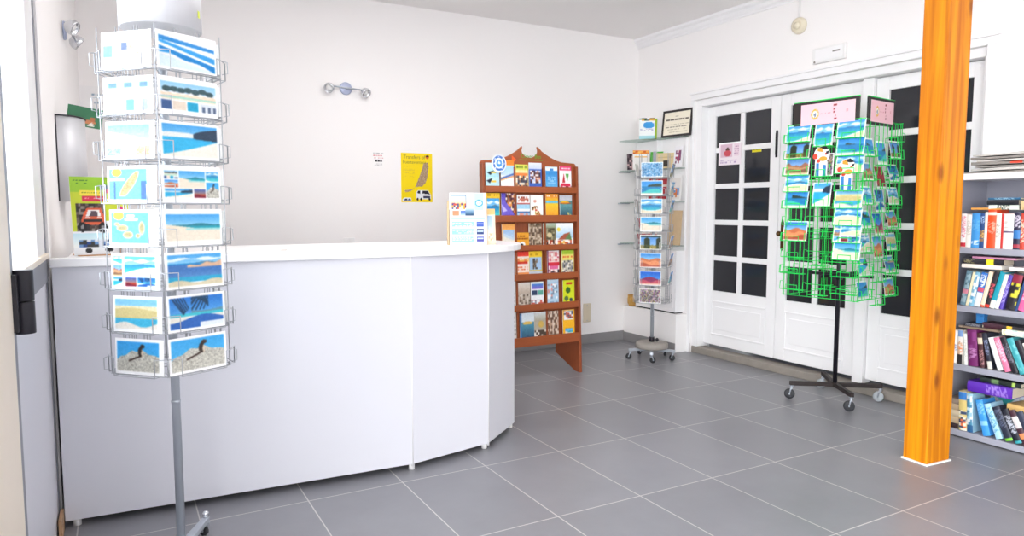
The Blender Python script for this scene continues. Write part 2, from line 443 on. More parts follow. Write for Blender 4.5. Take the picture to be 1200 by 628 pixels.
            P(inb, '#86c4f0'); P(((U - .2) / .14) ** 2 + ((V - .9) / .14) ** 2 < 1, '#fbe24a'); P((V > .74) & (V < .82) & (U > .36) & (U < .72), '#ffffff'); P((V > .86) & (V < .93) & (U > .42) & (U < .62), '#ffffff')
            for (cx, cy, rx, ry) in ((.3, .5, .16, .11), (.45, .28, .14, .12), (.82, .5, .08, .22), (.15, .62, .08, .06), (.72, .25, .07, .08)):
                P(((U - cx) / rx) ** 2 + ((V - cy) / ry) ** 2 < 1, '#d9c7a6'); P(((U - cx) / rx * 1.6) ** 2 + ((V - cy) / ry * 1.6) ** 2 < 1, '#b9b391')
        elif kind == 'collage':
            P(inb, '#ffffff'); s.scene('sand', x0 + .26 * w, y0 + .34 * h, x0 + .74 * w, y1, seed); s.scene('town', x0, y0 + .70 * h, x0 + .24 * w, y1, seed + 1)
            s.scene('red', x0, y0 + .38 * h, x0 + .24 * w, y0 + .66 * h, seed + 2); s.scene('cove', x0, y0, x0 + .50 * w, y0 + .32 * h, seed + 3); s.scene('sunset', x0 + .52 * w, y0, x0 + .74 * w, y0 + .32 * h, seed + 4)
            s.scene('beach', x0 + .76 * w, y0 + .64 * h, x1, y1, seed + 5); s.scene('rock', x0 + .76 * w, y0, x1, y0 + .60 * h, seed + 6)
        elif kind == 'strip':
            P(inb, '#ffffff'); s.scene('beach', x0 + .26 * w, y0 + .36 * h, x1, y1, seed); s.scene('mountain', x0, y0 + .34 * h, x0 + .22 * w, y0 + .7 * h, seed + 1); s.scene('beach', x0, y0 + .74 * h, x0 + .22 * w, y1, seed + 2)
            s.scene('sunset', x0 + .28 * w, y0, x0 + .55 * w, y0 + .30 * h, seed + 3); s.scene('palm', x0 + .58 * w, y0, x1, y0 + .30 * h, seed + 4); s.scene('cove', x0, y0, x0 + .22 * w, y0 + .3 * h, seed + 4)
        elif kind == 'double':
            s.scene('beach', x0, y0 + .3 * h, x1, y1, seed); lake = (V > .3) & (V < .68); P(lake, g('#6fa6d6', '#3f74b8', np.clip(V * 2, 0, 1)));
            P((V > .58) & (V < .64 + .2 * np.clip(U - .4, 0, 1) + .03 * np.sin(20 * U)) & (U > .35), '#d9b193'); P((V < .30) & (V > .12), '#2fa7cf'); P(V < .14 + .05 * np.sin(9 * U), '#d9cfae')
        elif kind == 'dunes':
            P(inb, g('#c2e4f6', '#7fbfe8', V)); P(V < .78, '#e4dcb6'); P((V < .66 + .05 * np.sin(4 * U)), '#d3c58e'); P(V < .36, '#48b4d6'); P(V < .16 + .08 * np.sin(7 * U), '#e7e2d8')
        elif kind == 'arch':
            P(inb, g('#9fc8f0', '#4f8fd8', V)); P(V < .25, '#c8b56a'); nz = rg.rand(*U.shape); P((V < .35 + .5 * abs(np.sin(5.2 * U))) & (abs(np.sin(5.2 * U)) > .75) | (V > .88), '#27361f'); P((V < .28) & (nz > .5), '#6c6a2e')
        elif kind == 'bay':
            P(inb, g('#8fd0f4', '#2f8fdc', V)); P(V < .62, '#1f86c0'); P((V < .70 + .12 * np.sin(3 * U + ph)) & (V > .60) & (U > .3), '#2f4a44'); P(V < .3 + .15 * np.sin(4 * U + ph), '#4cc7c4'); P(V < .12, '#f2ecdc')
        elif kind == 'red_flower':
            P(inb, '#8b1a2c'); nz = rg.rand(*U.shape); P(nz > .7, '#c43a4c'); P(nz < .15, '#3e0c14')
        elif kind == 'mosaic':
            P(inb, '#2f86c4'); nz = rg.rand(*U.shape); P(nz > .55, '#cfe6f4'); P(nz < .2, '#16508c')
        elif kind == 'crowd':
            P(inb, '#4a4f52'); nz = rg.rand(*U.shape); P(nz > .62, '#d8d4d2'); P(nz < .14, '#8a2f8c'); P((nz > .14) & (nz < .25), '#c9b23a'); P((nz > .25) & (nz < .4), '#23282a')
        elif kind == 'purple':
            P(inb, g('#66b7f2', '#1f62cf', V)); P(V < .5 + .1 * np.sin(6 * U + ph), '#8d3560'); P(V < .28 + .08 * np.sin(9 * U), '#c85a6a'); P(V < .1, '#e2b3a0')


def soft(p, n=1, deep=1.0, grain=0.0, seed=0):
    a = p.a
    for _ in range(n):
        q = np.pad(a, ((1, 1), (1, 1), (0, 0)), mode='edge')
        a = (q[1:-1, 1:-1] * 4 + (q[:-2, 1:-1] + q[2:, 1:-1] + q[1:-1, :-2] + q[1:-1, 2:]) * 2 + q[:-2, :-2] + q[2:, 2:] + q[:-2, 2:] + q[2:, :-2]) / 16
    if grain:
        rg = np.random.RandomState(seed); k = 4; h_, w_ = a.shape[:2]
        lo = rg.rand(h_ // k + 3, w_ // k + 3); lo = np.kron(lo, np.ones((k, k)))[:h_, :w_]
        hi = rg.rand(h_, w_); edge = (a.min(-1) < .97)
        a = np.clip(a + (edge * ((lo - .5) * .6 + (hi - .5) * .6) * grain)[..., None], 0, 1)
    p.a = a ** deep; return p


def scene_pic(kind, nx, ny, seed=0, mx=0.05, my=0.07, x1=None):
    p = Pic(nx, ny); p.scene(kind, mx, my, x1 if x1 else 1 - mx, 1 - my, seed); return p


def card_mb(w, h, t, pic, curve=0.0, back='#f2f1ee', mb=None):
    """printed card: stands on z=0, x centred, front towards -y, bows away from the viewer by curve at the top"""
    mb = mb or MB(); nx, ny = pic.nx, pic.ny
    X = (pic.X - .5) * w; Z = pic.Y * h; Yb = curve * pic.Y ** 2
    lc = np.where(pic.a <= .04045, pic.a / 12.92, ((pic.a + .055) / 1.055) ** 2.4)
    v = np.stack([X, Yb, Z], -1).reshape(-1, 3); k = nx + 1
    fs = [(j * k + i, j * k + i + 1, (j + 1) * k + i + 1, (j + 1) * k + i) for j in range(ny) for i in range(nx)]
    mb.add(v.tolist(), fs, 0, True, lc.reshape(-1, 3).tolist())
    # sides and back
    sy = 6; bv = []; bc = lin(back)
    for j in range(sy + 1):
        q = j / sy; y = curve * q * q
        bv += [(-w / 2, y, q * h), (w / 2, y, q * h), (w / 2, y + t, q * h), (-w / 2, y + t, q * h)]
    fs = []
    for j in range(sy):
        a, b = j * 4, j * 4 + 4
        fs += [(a + 1, a + 2, b + 2, b + 1), (a + 2, a + 3, b + 3, b + 2), (a + 3, a, b, b + 3)]
    fs += [(3, 2, 1, 0), (sy * 4, sy * 4 + 1, sy * 4 + 2, sy * 4 + 3)]
    mb.add(bv, fs, 0, False, [bc] * len(bv))
    return mb


def card(name, w, h, pic, loc, rz, lean, label, cat, group=None, t=0.002, curve=0.0, roll=0.0, parent=None):
    o = card_mb(w, h, t, pic, curve).build(name, 'print', parent, loc, (lean, roll, rz))
    return tag(o, label, cat, group)

# ================================================================== SETTING
XR, YB, ZC = 4.70, 5.77, 3.06


def struct(name, mb, m, **k):
    return tag(mb.build(name, m, **k), kind='structure')


b = MB(); b.box(-6, -7, -0.1, 8, 6.4, 0); struct('floor', b, 'floor_tiles')
b = MB(); b.box(-0.6, -3.2, ZC, 6.2, 6.4, ZC + 0.12); struct('ceiling', b, 'ceiling_paint')
b = MB(); b.box(-0.6, YB, 0, 6.2, YB + 0.2, ZC); struct('wall_back', b, 'wall_paint')
b = MB(); b.box(XR, 4.95, 0, XR + 0.25, YB, ZC); b.box(XR, 2.43, 2.35, XR + 0.25, 4.95, ZC); b.box(XR, -3.2, 0, XR + 0.25, 2.43, ZC)
struct('wall_right', b, 'wall_paint')
b = MB(); b.box(1.6, -3.4, 0, XR + 0.25, -3.2, ZC); struct('wall_light_block', b, 'wall_paint')  # unseen wall added behind the camera to block light from the rear right
b = MB(); b.prism([(-0.45, 3.50), (-0.252, 3.50), (-0.19, YB), (-0.45, YB)], 0, ZC); b.box(-0.42, 2.0, 2.75, -0.195, 3.5, ZC); b.box(-0.42, -0.9, 2.75, -0.195, 2.0, ZC)
struct('wall_left', b, 'wall_paint')
# dark room beyond the inner doors
b = MB(); b.box(6.0, 1.9, 0, 6.1, 5.4, ZC); struct('wall_beyond', b, 'shelf_grey')
# plinth under the corner shelves
b = MB(); b.box(4.55, 4.985, 0, XR, YB, 0.36); struct('trim_1', b, 'wall_paint', bevel=0.004)
# baseboards, grey tile
b = MB(); b.box(-0.188, YB - 0.012, 0, 4.55, YB, 0.10); struct('baseboard_back', b, 'grey_tile', bevel=0.003)
b = MB(); b.box(4.538, 4.985, 0, 4.55, YB - 0.012, 0.09); b.box(XR - 0.012, 4.95, 0, XR, 4.985, 0.09); b.box(XR - 0.012, 0.4, 0, XR, 2.43, 0.09)
struct('baseboard_right', b, 'grey_tile', bevel=0.003)
# crown moulding on the right wall
prof = [(XR, ZC - 0.09), (XR - 0.012, ZC - 0.09), (XR - 0.014, ZC - 0.075), (XR - 0.03, ZC - 0.06), (XR - 0.034, ZC - 0.035), (XR - 0.06, ZC - 0.02), (XR - 0.062, ZC), (XR, ZC)]
b = MB(); b.prism([(x, z) for x, z in prof], -3.0, YB, 'y'); struct('trim_2', b, 'white_gloss')
# stone step below the inner doors
b = MB(); b.box(XR + 0.015, 2.43, 0, XR + 0.14, 4.95, 0.062); struct('trim_3', b, 'stone_step', bevel=0.006)
# door casing
b = MB(); b.box(XR - 0.018, 4.95, 0.0, XR, 4.984, 2.35); b.box(XR - 0.018, 2.36, 0.0, XR, 2.43, 2.35); b.box(XR - 0.018, 2.36, 2.35, XR, 4.984, 2.40)
b.box(XR - 0.028, 2.35, 2.40, XR, 4.99, 2.418)
struct('trim_4', b, 'white_gloss', bevel=0.004)

# ---- inner doors (three leaves)
door = empty('door_1', (XR + 0.10, 3.69, 0.0), kind='structure')
dx0, dx1 = 0.0, 0.045
b = MB(); b.box(-0.08, 4.88 - 3.69, 0.062, 0.07, 4.95 - 3.69, 2.35); b.box(-0.08, 2.43 - 3.69, 2.29, 0.07, 4.88 - 3.69, 2.35); b.box(-0.03, 3.225 - 3.69, 0.062, 0.07, 3.31 - 3.69, 2.29); b.box(-0.08, 2.43 - 3.69, 0.062, 0.07, 2.46 - 3.69, 2.29)
b.build('door_frame', 'white_gloss', door, bevel=0.004)
for (ya, yb, nm) in ((4.06, 4.878, 'l'), (3.315, 4.054, 'm'), (2.465, 3.22, 'r')):
    ya -= 3.69; yb -= 3.69
    leaf = MB(); st = 0.095; zb, zt = 0.095, 2.285; g0, g1 = 0.60, 2.19
    leaf.box(dx0, ya, zb, dx1, ya + st, zt); leaf.box(dx0, yb - st, zb, dx1, yb, zt)
    leaf.box(dx0, ya + st, zb, dx1, yb - st, g0); leaf.box(dx0, ya + st, g1, dx1, yb - st, zt)
    ym = (ya + yb) / 2; mw = 0.024
    leaf.box(dx0 + .004, ym - mw, g0, dx1 - .004, ym + mw, g1)
    ph = (g1 - g0 - 4 * 0.046) / 5
    for k in range(1, 5):
        z = g0 + k * ph + (k - 1) * 0.046; leaf.box(dx0 + .0046, ya + st, z, dx1 - .0046, ym - mw, z + 0.046); leaf.box(dx0 + .0046, ym + mw, z, dx1 - .0046, yb - st, z + 0.046)
    # lower raised panel and moulding
    leaf.box(dx0 - 0.008, ya + st, 0.19, dx0, yb - st, 0.205); leaf.box(dx0 - 0.008, ya + st, 0.495, dx0, yb - st, 0.51)
    leaf.box(dx0 - 0.008, ya + st, 0.205, dx0, ya + st + .014, 0.495); leaf.box(dx0 - 0.008, yb - st - .014, 0.205, dx0, yb - st, 0.495)
    leaf.prism([(ya + st + .05, .245), (yb - st - .05, .245), (yb - st - .05, .455), (ya + st + .05, .455)], dx0 - 0.006, dx0, 'x')
    lo = leaf.build('door_leaf', 'white_gloss', door, bevel=0.003)
    gm = MB(); gm.box(dx0 + 0.018, ya + st, g0, dx0 + 0.026, yb - st, g1); gm.build('glazing', 'pane_dark', lo)
    if nm == 'm':
        hm = MB(); hm.prism([(yb - .062, 1.03), (yb - .048, 1.005), (yb - .034, 1.03), (yb - .034, 1.24), (yb - .048, 1.265), (yb - .062, 1.24)], -0.006, 0, 'x')
        hm.cyl((-.006, yb - .048, 1.15), (-.035, yb - .048, 1.15), .008, 10); hm.ball((-.045, yb - .048, 1.15), .022)
        hm.build('door_knob', 'bronze', lo)
    if nm == 'l':
        hm = MB(); hm.box(-.012, ya + .02, 1.78, 0, ya + .034, 2.0); hm.cyl((-.014, ya + .027, 1.8), (-.014, ya + .027, 1.98), .006, 8)
        hm.build('slide_bolt', 'black_metal', lo)

# ---- left window / glazed front in the left wall
win = empty('window_1', (-0.26, 2.8, 0.0), kind='structure')
# local: x across thickness, y along wall from -0.72 (Y=2.08) to 0.69
b = MB(); b.box(-0.06, 0.32, 1.165, 0.0, 0.62, 2.75); b.box(-0.055, 0.62, 1.165, -0.005, 0.67, 2.75); b.box(-0.06, -0.48, 2.62, 0.0, 0.32, 2.75)
b.build('stile', 'frame_white', win, bevel=0.004)
b = MB(); b.box(-0.04, -0.45, 1.18, -0.03, 0.34, 2.64); b.build('pane', 'glass_clear', win)
b = MB(); b.box(-0.06, -0.47, 1.150, 0.012, 0.66, 1.172); b.build('sill', 'cream_paint', win, bevel=0.004)
b = MB(); b.box(-0.05, -0.47, 1.055, 0.004, 0.66, 1.150); b.build('rail', 'aluminium_dark', win, bevel=0.003)
b = MB(); b.box(-0.05, -0.46, 0.0, -0.004, 0.66, 1.055); b.build('lower_panel', 'counter_panel', win)
b = MB(); b.box(-0.07, 0.66, 0.0, 0.0, 0.70, 2.75); b.build('end_post', 'aluminium_dark', win)  # frame edge; low down its grey stands in for the counter's shadow gap
b = MB(); b.box(-0.06, -0.52, 0.0, 0.008, -0.47, 2.75); b.build('jamb', 'aluminium_dark', win)
b = MB(); b.box(-0.07, -1.1, 0.0, 0.008, -0.52, 2.75); b.build('outer_jamb', 'cream_paint', win)
b = MB(); b.cyl((0.028, -0.47, 1.01), (0.028, -0.47, 1.098), .026, 18); b.cyl((0.028, -0.47, 1.101), (0.028, -0.47, 1.185), .026, 18); b.box(0.0, -0.52, 1.02, 0.02, -0.44, 1.175)
b.build('hinge', 'black_metal', win, bevel=0.002)
b = MB(); b.box(0.0, 0.60, 0, 0.012, 0.74, 0.085); tag(b.build('baseboard_left', 'wood_skirt', loc=(-0.257, 2.72, 0)), kind='structure')

# ---- wooden post
b = MB(); b.box(-0.094, -0.068, 0.006, 0.094, 0.068, ZC)
post = b.build('pine_post', 'pine_varnished', None, (3.778, 2.160, 0), (0, 0, R_(-4)), bevel=0.006)
tag(post, 'square varnished orange pine post rising from the tiles to the ceiling', 'post')
b = MB(); b.box(-0.10, -0.074, 0, 0.10, 0.074, 0.007); b.build('base_seal', 'paper_white', post)

# ================================================================== COUNTER
cnt = empty('reception_counter', (0.9, 3.7, 0), label='long pale grey reception counter with angled end and white curved worktop', cat='counter')
ox, oy = 0.9, 3.7
def slab(p, q, z0, z1, th=0.02):
    p = Vector(p); q = Vector(q); d = (q - p).normalized(); n = Vector((-d.y, d.x)) * th
    return [(p.x - ox, p.y - oy), (q.x - ox, q.y - oy), (q.x + n.x - ox, q.y + n.y - oy), (p.x + n.x - ox, p.y + n.y - oy)]
P0, P1, P2, P3, P4 = (-0.244, 3.445), (1.292, 3.365), (1.785, 3.465), (2.105, 3.735), (2.12, 4.15)
for (p, q, mt) in ((P0, P1, 'counter_panel'), (P1, P2, 'counter_panel'), (P2, P3, 'counter_panel'), (P3, P4, 'counter_panel')):
    b = MB(); d = (Vector(q) - Vector(p)).normalized() * 0.002
    b.prism(slab(Vector(p) + d, Vector(q) - d, 0, 0), 0.032, 1.112); b.build('front_panel', mt, cnt, bevel=0.0015)
for p in (P1, P2):
    b = MB(); b.cyl((p[0] - ox, p[1] - oy + .008, 0.02), (p[0] - ox, p[1] - oy + .008, 1.112), .0085, 10); b.build('corner_strip', 'white_laminate', cnt)
for p in ((-0.2, 3.47), (1.292, 3.385), (1.77, 3.49), (2.08, 3.75), (2.09, 4.1), (-.15, 4.0)):
    b = MB(); b.cyl((p[0] - ox, p[1] - oy, 0), (p[0] - ox, p[1] - oy, 0.034), .016, 12); b.build('foot', 'plastic_white', cnt)
b = MB(); b.box(-0.185 - ox, 3.62 - oy, 0.03, 1.93 - ox, 4.12 - oy, 0.05); b.box(-0.185 - ox, 4.10 - oy, 0.05, 2.08 - ox, 4.12 - oy, 1.112); b.build('carcass', 'counter_dark', cnt)
# worktop outline, front edge bows gently and wraps the far end
fr = [(-0.248, 3.425), (0.4, 3.385), (1.0, 3.35), (1.3, 3.338)]
cx_, cy_ = 1.30, 4.05
arc = []
for k in range(1, 15):
    t = k / 14.0
    # bezier from (1.3,3.338) to (2.16,3.80)
    a0, a1, a2, a3 = Vector((1.3, 3.338)), Vector((1.70, 3.325)), Vector((2.10, 3.50)), Vector((2.165, 3.80))
    q = a0 * (1 - t) ** 3 + a1 * 3 * t * (1 - t) ** 2 + a2 * 3 * t * t * (1 - t) + a3 * t ** 3
    arc.append((q.x, q.y))
outl = fr + arc + [(2.17, 4.2), (-0.19, 4.2), (-0.19, 3.52), (-0.248, 3.50)]
b = MB(); b.prism([(x - ox, y - oy) for x, y in outl], 1.112, 1.148); b.build('worktop', 'white_laminate', cnt, bevel=0.004)
ZT = 1.148
# paper stack on the counter
for k, (dx, dy, rz, lab) in enumerate(((0, 0, 0.05, 'white paper form lying underneath on the counter beside the postcard rack'), (0.012, -0.006, -0.06, 'white printed sheet lying topmost on the counter beside the postcard rack'))):
    p = Pic(30, 40); p.strokes(.1, .2, .9, .9, '#8f99a8', 9, k)
    mb = MB(); mb.box(-0.105, -0.148, 0, 0.105, 0.148, 0.0012)
    o = mb.build('paper_sheet', 'paper_white', None, (0.60 + dx, 3.62 + dy, ZT + 0.0013 * k), (0, 0, 1.4 + rz)); tag(o, lab, 'paper', 'loose papers on the counter')
    mb = MB(); mb.box(-.08, -.12, .0012, .08, -.09, .0015); mb.box(-.08, -.05, .0012, .06, -.045, .0015); mb.box(-.08, 0.02, .0012, .07, .025, .0015); mb.build('print', 'news_pale' if k else 'news', o)

# ================================================================== POSTCARD SPINNERS
def pocket_mesh(fw, lip, n=5):
    """wire pocket for a card; x across, front towards -y"""
    h = fw / 2; a = MB(); r = 0.0016
    a.tube([(-h, 0.0, lip), (-h * .68, -.022, lip), (-h * .68, -.022, 0), (h * .72, -.022, 0), (h * .72, -.022, lip), (h, -.004, lip), (h * 1.12, -.012, lip - .004), (h * 1.12, -.012, .018), (h, .0, .014)], r, n)
    a.tube([(-h, .004, 0), (h, .004, 0)], r, n)
    a.tube([(-h * .68, -.022, 0), (-h * .68, .004, 0)], r, n); a.tube([(h * .72, -.022, 0), (h * .72, .004, 0)], r, n); a.tube([(0, -.022, 0), (0, .004, 0)], r, n)
    return a


def hex_rack(name, label, loc, nf, R, ang0, bottoms, ztop, wire, pole_z, pw):
    """nf-sided wire spinner; R to its corners; first corner at ang0"""
    root = empty(name, loc, (0, 0, 0), label, 'postcard rack')
    st = 2 * PI / nf; ap = R * math.cos(PI / nf)
    f = MB()
    for k in range(nf):
        a = ang0 + k * st
        f.tube([(R * .97 * math.cos(a), R * .97 * math.sin(a), bottoms[-1]), (R * .97 * math.cos(a), R * .97 * math.sin(a), ztop)], .002, 5)
        n = a + st / 2; t = Vector((-math.sin(n), math.cos(n), 0)); c0 = Vector((math.cos(n), math.sin(n), 0)) * (ap * .93)
        for q in (-.045, -.032, .032, .045):
            p = c0 + t * q; f.tube([(p.x, p.y, bottoms[-1] - .004), (p.x, p.y, ztop)], .0018, 5)
    for z in bottoms:
        for zz in (z, z + .012):
            f.tube([(R * .955 * math.cos(ang0 + k * st), R * .955 * math.sin(ang0 + k * st), zz) for k in range(nf)], .0018, 5, closed=True)
        for k in range(nf):
            a = ang0 + k * st; f.tube([(R * .955 * math.cos(a), R * .955 * math.sin(a), z), (0, 0, z)], .0018, 5)
    f.build('wire_frame', wire, root)
    src = None
    for z in bottoms:
        for k in range(nf):
            n = ang0 + st / 2 + k * st
            if src is None:
                src = pocket_mesh(pw, .062).build('wire_pocket', wire, root); o = src
            else:
                o = src.copy(); C.objects.link(o); o.parent = root
            o.location = (ap * math.cos(n), ap * math.sin(n), z); o.rotation_euler = (0, 0, n + PI / 2)
    p = MB(); p.cyl((0, 0, pole_z), (0, 0, ztop + .02), .0155, 16); p.lathe([(.0155, bottoms[-1] - .14), (.0172, bottoms[-1] - .139), (.0172, bottoms[-1] - .132), (.0155, bottoms[-1] - .131)]); p.build('pole', 'steel', root)
    return root, ap


def caster(parent, loc, ang, wheel='rubber', r=.032):
    """swivel caster: plate, fork, wheel; bottom of the wheel at z=0 below loc"""
    c = MB(); x, y, zt = loc; d = Vector((math.cos(ang), math.sin(ang), 0)); s = Vector((-d.y, d.x, 0)); o = Vector((x, y, 0)); cen = o + d * .012 + Vector((0, 0, r))
    c.cyl((x, y, zt - .006), (x, y, zt), .016, 12); c.cyl((x, y, 2 * r + .004), (x, y, zt), .008, 8)
    for q in (-1, 1):
        p = cen + s * .013 * q; t1 = o + s * .013 * q + Vector((0, 0, 2 * r + .006))
        c.tube([t1, t1 + d * .006 + Vector((0, 0, -.012)), p], [.006, .0055, .004], 6)
    c.tube([cen - s * .016, cen + s * .016], .005, 8)
    c.tube([o - s * .016 + Vector((0, 0, 2 * r + .006)), o + s * .016 + Vector((0, 0, 2 * r + .006))], .007, 8)
    f = c.build('caster', 'steel', parent)
    w = MB(); mtx = Matrix((( d.x, 0, s.x), (d.y, 0, s.y), (0, 1, 0)))
    w.lathe([(.006, -.009), (r * .8, -.009), (r, -.005), (r, .005), (r * .8, .009), (.006, .009)], cen, 20, 0, mtx); w.build('wheel', wheel, f)
    return f


# ---- near spinner by the counter
bot = [0.772 + .1496 * k for k in range(7, -1, -1)]
ANG1 = R_(-99.3)
rk, AP1 = hex_rack('postcard_spinner', 'tall silver wire postcard spinner with drum header standing before the counter', (0.166, 2.87, 0), 5, .210, ANG1, bot, 1.965, 'wire_silver', 0.07, .246)
dr = MB(); pr_ = [(0.0, 1.985), (.130, 1.985), (.135, 1.988), (.135, 2.125), (.132, 2.13), (.126, 2.13), (.124, 2.122), (0, 2.122)]
dr.lathe(pr_, n=48); d_o = dr.build('header_drum', 'brushed', rk)
def arc_patch(a0, a1, z0, z1, r):
    m_ = MB(); n = 6; v = []; 
    for k in range(n + 1):
        a = a0 + (a1 - a0) * k / n; v += [(r * math.cos(a), r * math.sin(a), z0), (r * math.cos(a), r * math.sin(a), z1)]
    m_.add(v, [(2 * k, 2 * k + 2, 2 * k + 3, 2 * k + 1) for k in range(n)], 0, True); return m_
mat('sticker_yellow', '#dfe94a', 0.5, noise=0.02)
for (a0, a1, z0, z1) in ((-128, -121, 2.055, 2.085), (-32, -25, 2.03, 2.055)):
    arc_patch(R_(a0), R_(a1), z0, z1, .1358).build('sticker', 'sticker_yellow', d_o)
for s in (-1, 1):
    q = MB(); q.tube([(s * .05, 0, 1.9), (s * .05, 0, 1.99)], .002, 5); q.build('drum_stay', 'wire_silver', rk)
for k in range(4):
    a = R_(64) + k * PI / 2
    lg = MB(); dv = Vector((math.cos(a), math.sin(a), 0)); sd = Vector((-dv.y, dv.x, 0))
    pts = [dv * .01 + sd * .018, dv * .25 + sd * .013, dv * .25 - sd * .013, dv * .01 - sd * .018]
    lg.prism([(p.x, p.y) for p in pts], .058, .080); lo = lg.build('leg', 'steel', rk, bevel=.003)
    caster(lo, (dv.x * .242, dv.y * .242, .060), a + 1.2, 'rubber', .021)
    q = MB(); q.cyl((dv.x * .242, dv.y * .242, .080), (dv.x * .242, dv.y * .242, .092), .012, 10); q.ball((dv.x * .242, dv.y * .242, .094), .013); q.build('leg_cap', 'chrome', lo)
hubm = MB(); hubm.lathe([(0, .046), (.03, .046), (.034, .052), (.034, .084), (.026, .092), (.018, .094)]); hubm.build('hub', 'steel', rk)

def put_hex(center, nf, ap, ang0, face, z, w, h, pic, label, group, lean=R_(-3), dx=0.0, curve=0.0, off=0.0):
    n = ang0 + PI / nf + face * 2 * PI / nf
    t = Vector((-math.sin(n), math.cos(n)))
    # card's local x runs along -t... front -y faces outward; local x = (cos(n+90), sin(n+90)) = t
    x = center[0] + (ap + .004 + off) * math.cos(n) + t.x * dx; y = center[1] + (ap + .004 + off) * math.sin(n) + t.y * dx
    return card('postcard', w, h, pic, (x, y, z + .0022), n + PI / 2, lean, label, 'postcard', group, curve=curve)

C1 = (0.166, 2.87)
right = [('wave', 'breaking blue wave postcard'), ('town', 'beach town postcard with small pictures below'), ('cove', 'turquoise bay postcard with dark headland'), ('collage', 'many-picture beach collage postcard'),
         ('sand', 'pale sand beach postcard with turquoise sea'), ('double', 'harbour water postcard with golden shore'), ('palm', 'postcard of palm fronds over a shaded beach'), ('rock', 'postcard of a ground squirrel on grey rocks')]
left = [('pale', 'washed-out cream town postcard'), ('faint', 'pale white beach postcard with tiny pictures'), ('shore', 'pale blue shoreline postcard'), ('isle', 'sun and long island map postcard'),
        ('isles', 'island group map postcard'), ('strip', 'small-picture beach collage postcard'), ('dunes', 'postcard of pale dunes by the sea'), ('rock', 'smaller ground squirrel on rocks postcard')]
nth = ['top', 'second', 'third', 'fourth', 'fifth', 'sixth', 'seventh', 'bottom']
for k in range(8):
    kd, ds = right[k]
    pc = scene_pic(kd, 120, 76, 20 + k, .04, .07)
    if kd in ('town', 'collage', 'sand'): pc = scene_pic(kd, 120, 76, 20 + k, .04, .14)
    soft(pc, 2, 1.0, .05, k)
    put_hex(C1, 5, AP1, ANG1, 0, bot[k], .220, .128, pc, f'{ds}, {nth[k]} tier of the spinner by the counter', 'postcards on the near spinner', lean=R_(-2), dx=-.004, off=-.006)
    kd, ds = left[k]
    xe = .80 if kd in ('isle', 'isles') else .90
    pc = soft(scene_pic(kd, 100, 76, 40 + k, .04, .08, xe), 2, 2.0 if k < 5 else 1.1, .06, k)
    put_hex(C1, 5, AP1, ANG1, 4, bot[k], .206, .126, pc, f'{ds}, window-side {nth[k]} tier, spinner by the counter', 'postcards on the near spinner', lean=R_(-2), dx=.002, off=-.006)
    # the faces seen at a grazing angle
    pc = scene_pic(random.choice(['beach', 'bay', 'dunes']), 24, 16, 60 + k, .04, .07)
    if k in (5, 7): continue
    put_hex(C1, 5, AP1, ANG1, 1, bot[k], .2, .122, pc, f'postcard seen edge-on, {nth[k]} tier of the spinner by the counter', 'postcards on the near spinner', lean=R_(-1), off=-.004)

# ---- far spinner in the corner
bot2 = [0.522 + .158 * k for k in range(7, -1, -1)]
C2 = (4.19, 4.90); ANG2 = R_(229.4 - 45 - 9)
rk2, AP2 = hex_rack('postcard_spinner', 'slim silver wire postcard spinner on a round weighted base in the far corner', (*C2, 0), 4, .195, ANG2, bot2, 1.84, 'wire_silver', 0.10, .215)
q = MB(); q.lathe([(0, .098), (.135, .098), (.145, .104), (.148, .12), (.145, .145), (.13, .155), (.03, .157), (0, .157)], n=40); q.build('base_disc', 'stone_disc', rk2)
for k in range(5):
    a = R_(229.4) + k * 2 * PI / 5; dv = Vector((math.cos(a), math.sin(a), 0)); sd = Vector((-dv.y, dv.x, 0)) * .014
    lg = MB(); lg.prism([((dv * .05 + sd).x, (dv * .05 + sd).y), ((dv * .215 + sd).x, (dv * .215 + sd).y), ((dv * .215 - sd).x, (dv * .215 - sd).y), ((dv * .05 - sd).x, (dv * .05 - sd).y)], .076, .098)
    lo = lg.build('leg', 'steel', rk2, bevel=.002); caster(lo, (dv.x * .20, dv.y * .20, .078), a + 2.0 + k, 'rubber', .027)
q = MB(); q.ball((.035, -.03, .175), .016); q.cyl((0, 0, .157), (0, 0, .2), .024, 16); q.build('clamp', 'black_metal', rk2)
fr2 = [('mosaic', 'blue and white many-picture postcard'), ('bay', 'blue beach postcard leaning forward'), ('beach', 'white sand and blue sea postcard'), ('sand', 'pale beach postcard with a small figure'),
       ('arch', 'dark tree over blue water postcard'), ('red', 'orange dunes under a pale sky postcard'), ('purple', 'blue sky over purple red hills postcard'), ('crowd', 'dark crowded flower market postcard')]
for k in range(8):
    kd, ds = fr2[k]
    put_hex(C2, 4, AP2, ANG2, 0, bot2[k], .19, .128, soft(scene_pic(kd, 45, 30, 80 + k, .03, .05), 1, 1.05, .06, k), f'{ds}, {nth[k]} tier of the corner spinner', 'postcards on the corner spinner', lean=R_(2), off=-.003)
    for fc, nm in ((3, 'wall side'), (1, 'door side')):
        if (k + fc) % 4 == 0: continue
        put_hex(C2, 4, AP2, ANG2, fc, bot2[k], .18, .125, scene_pic(random.choice(['beach', 'bay', 'palm', 'mountain', 'arch']), 16, 12, 100 + 3 * k + fc, .04, .06),
                f'postcard seen edge-on at the {nm} of the {nth[k]} tier, corner spinner', 'postcards on the corner spinner', lean=R_(14 if fc == 1 else 11), off=.0)
    if k in (2, 3, 5, 6, 7):
        put_hex(C2, 4, AP2, ANG2, 2, bot2[k] - .0, .18, .13, scene_pic('red_flower' if k < 4 else 'purple', 10, 8, k, .03, .04), f'postcard glimpsed through the wires behind the {nth[k]} tier of the corner spinner', 'postcards on the corner spinner', lean=R_(-2))

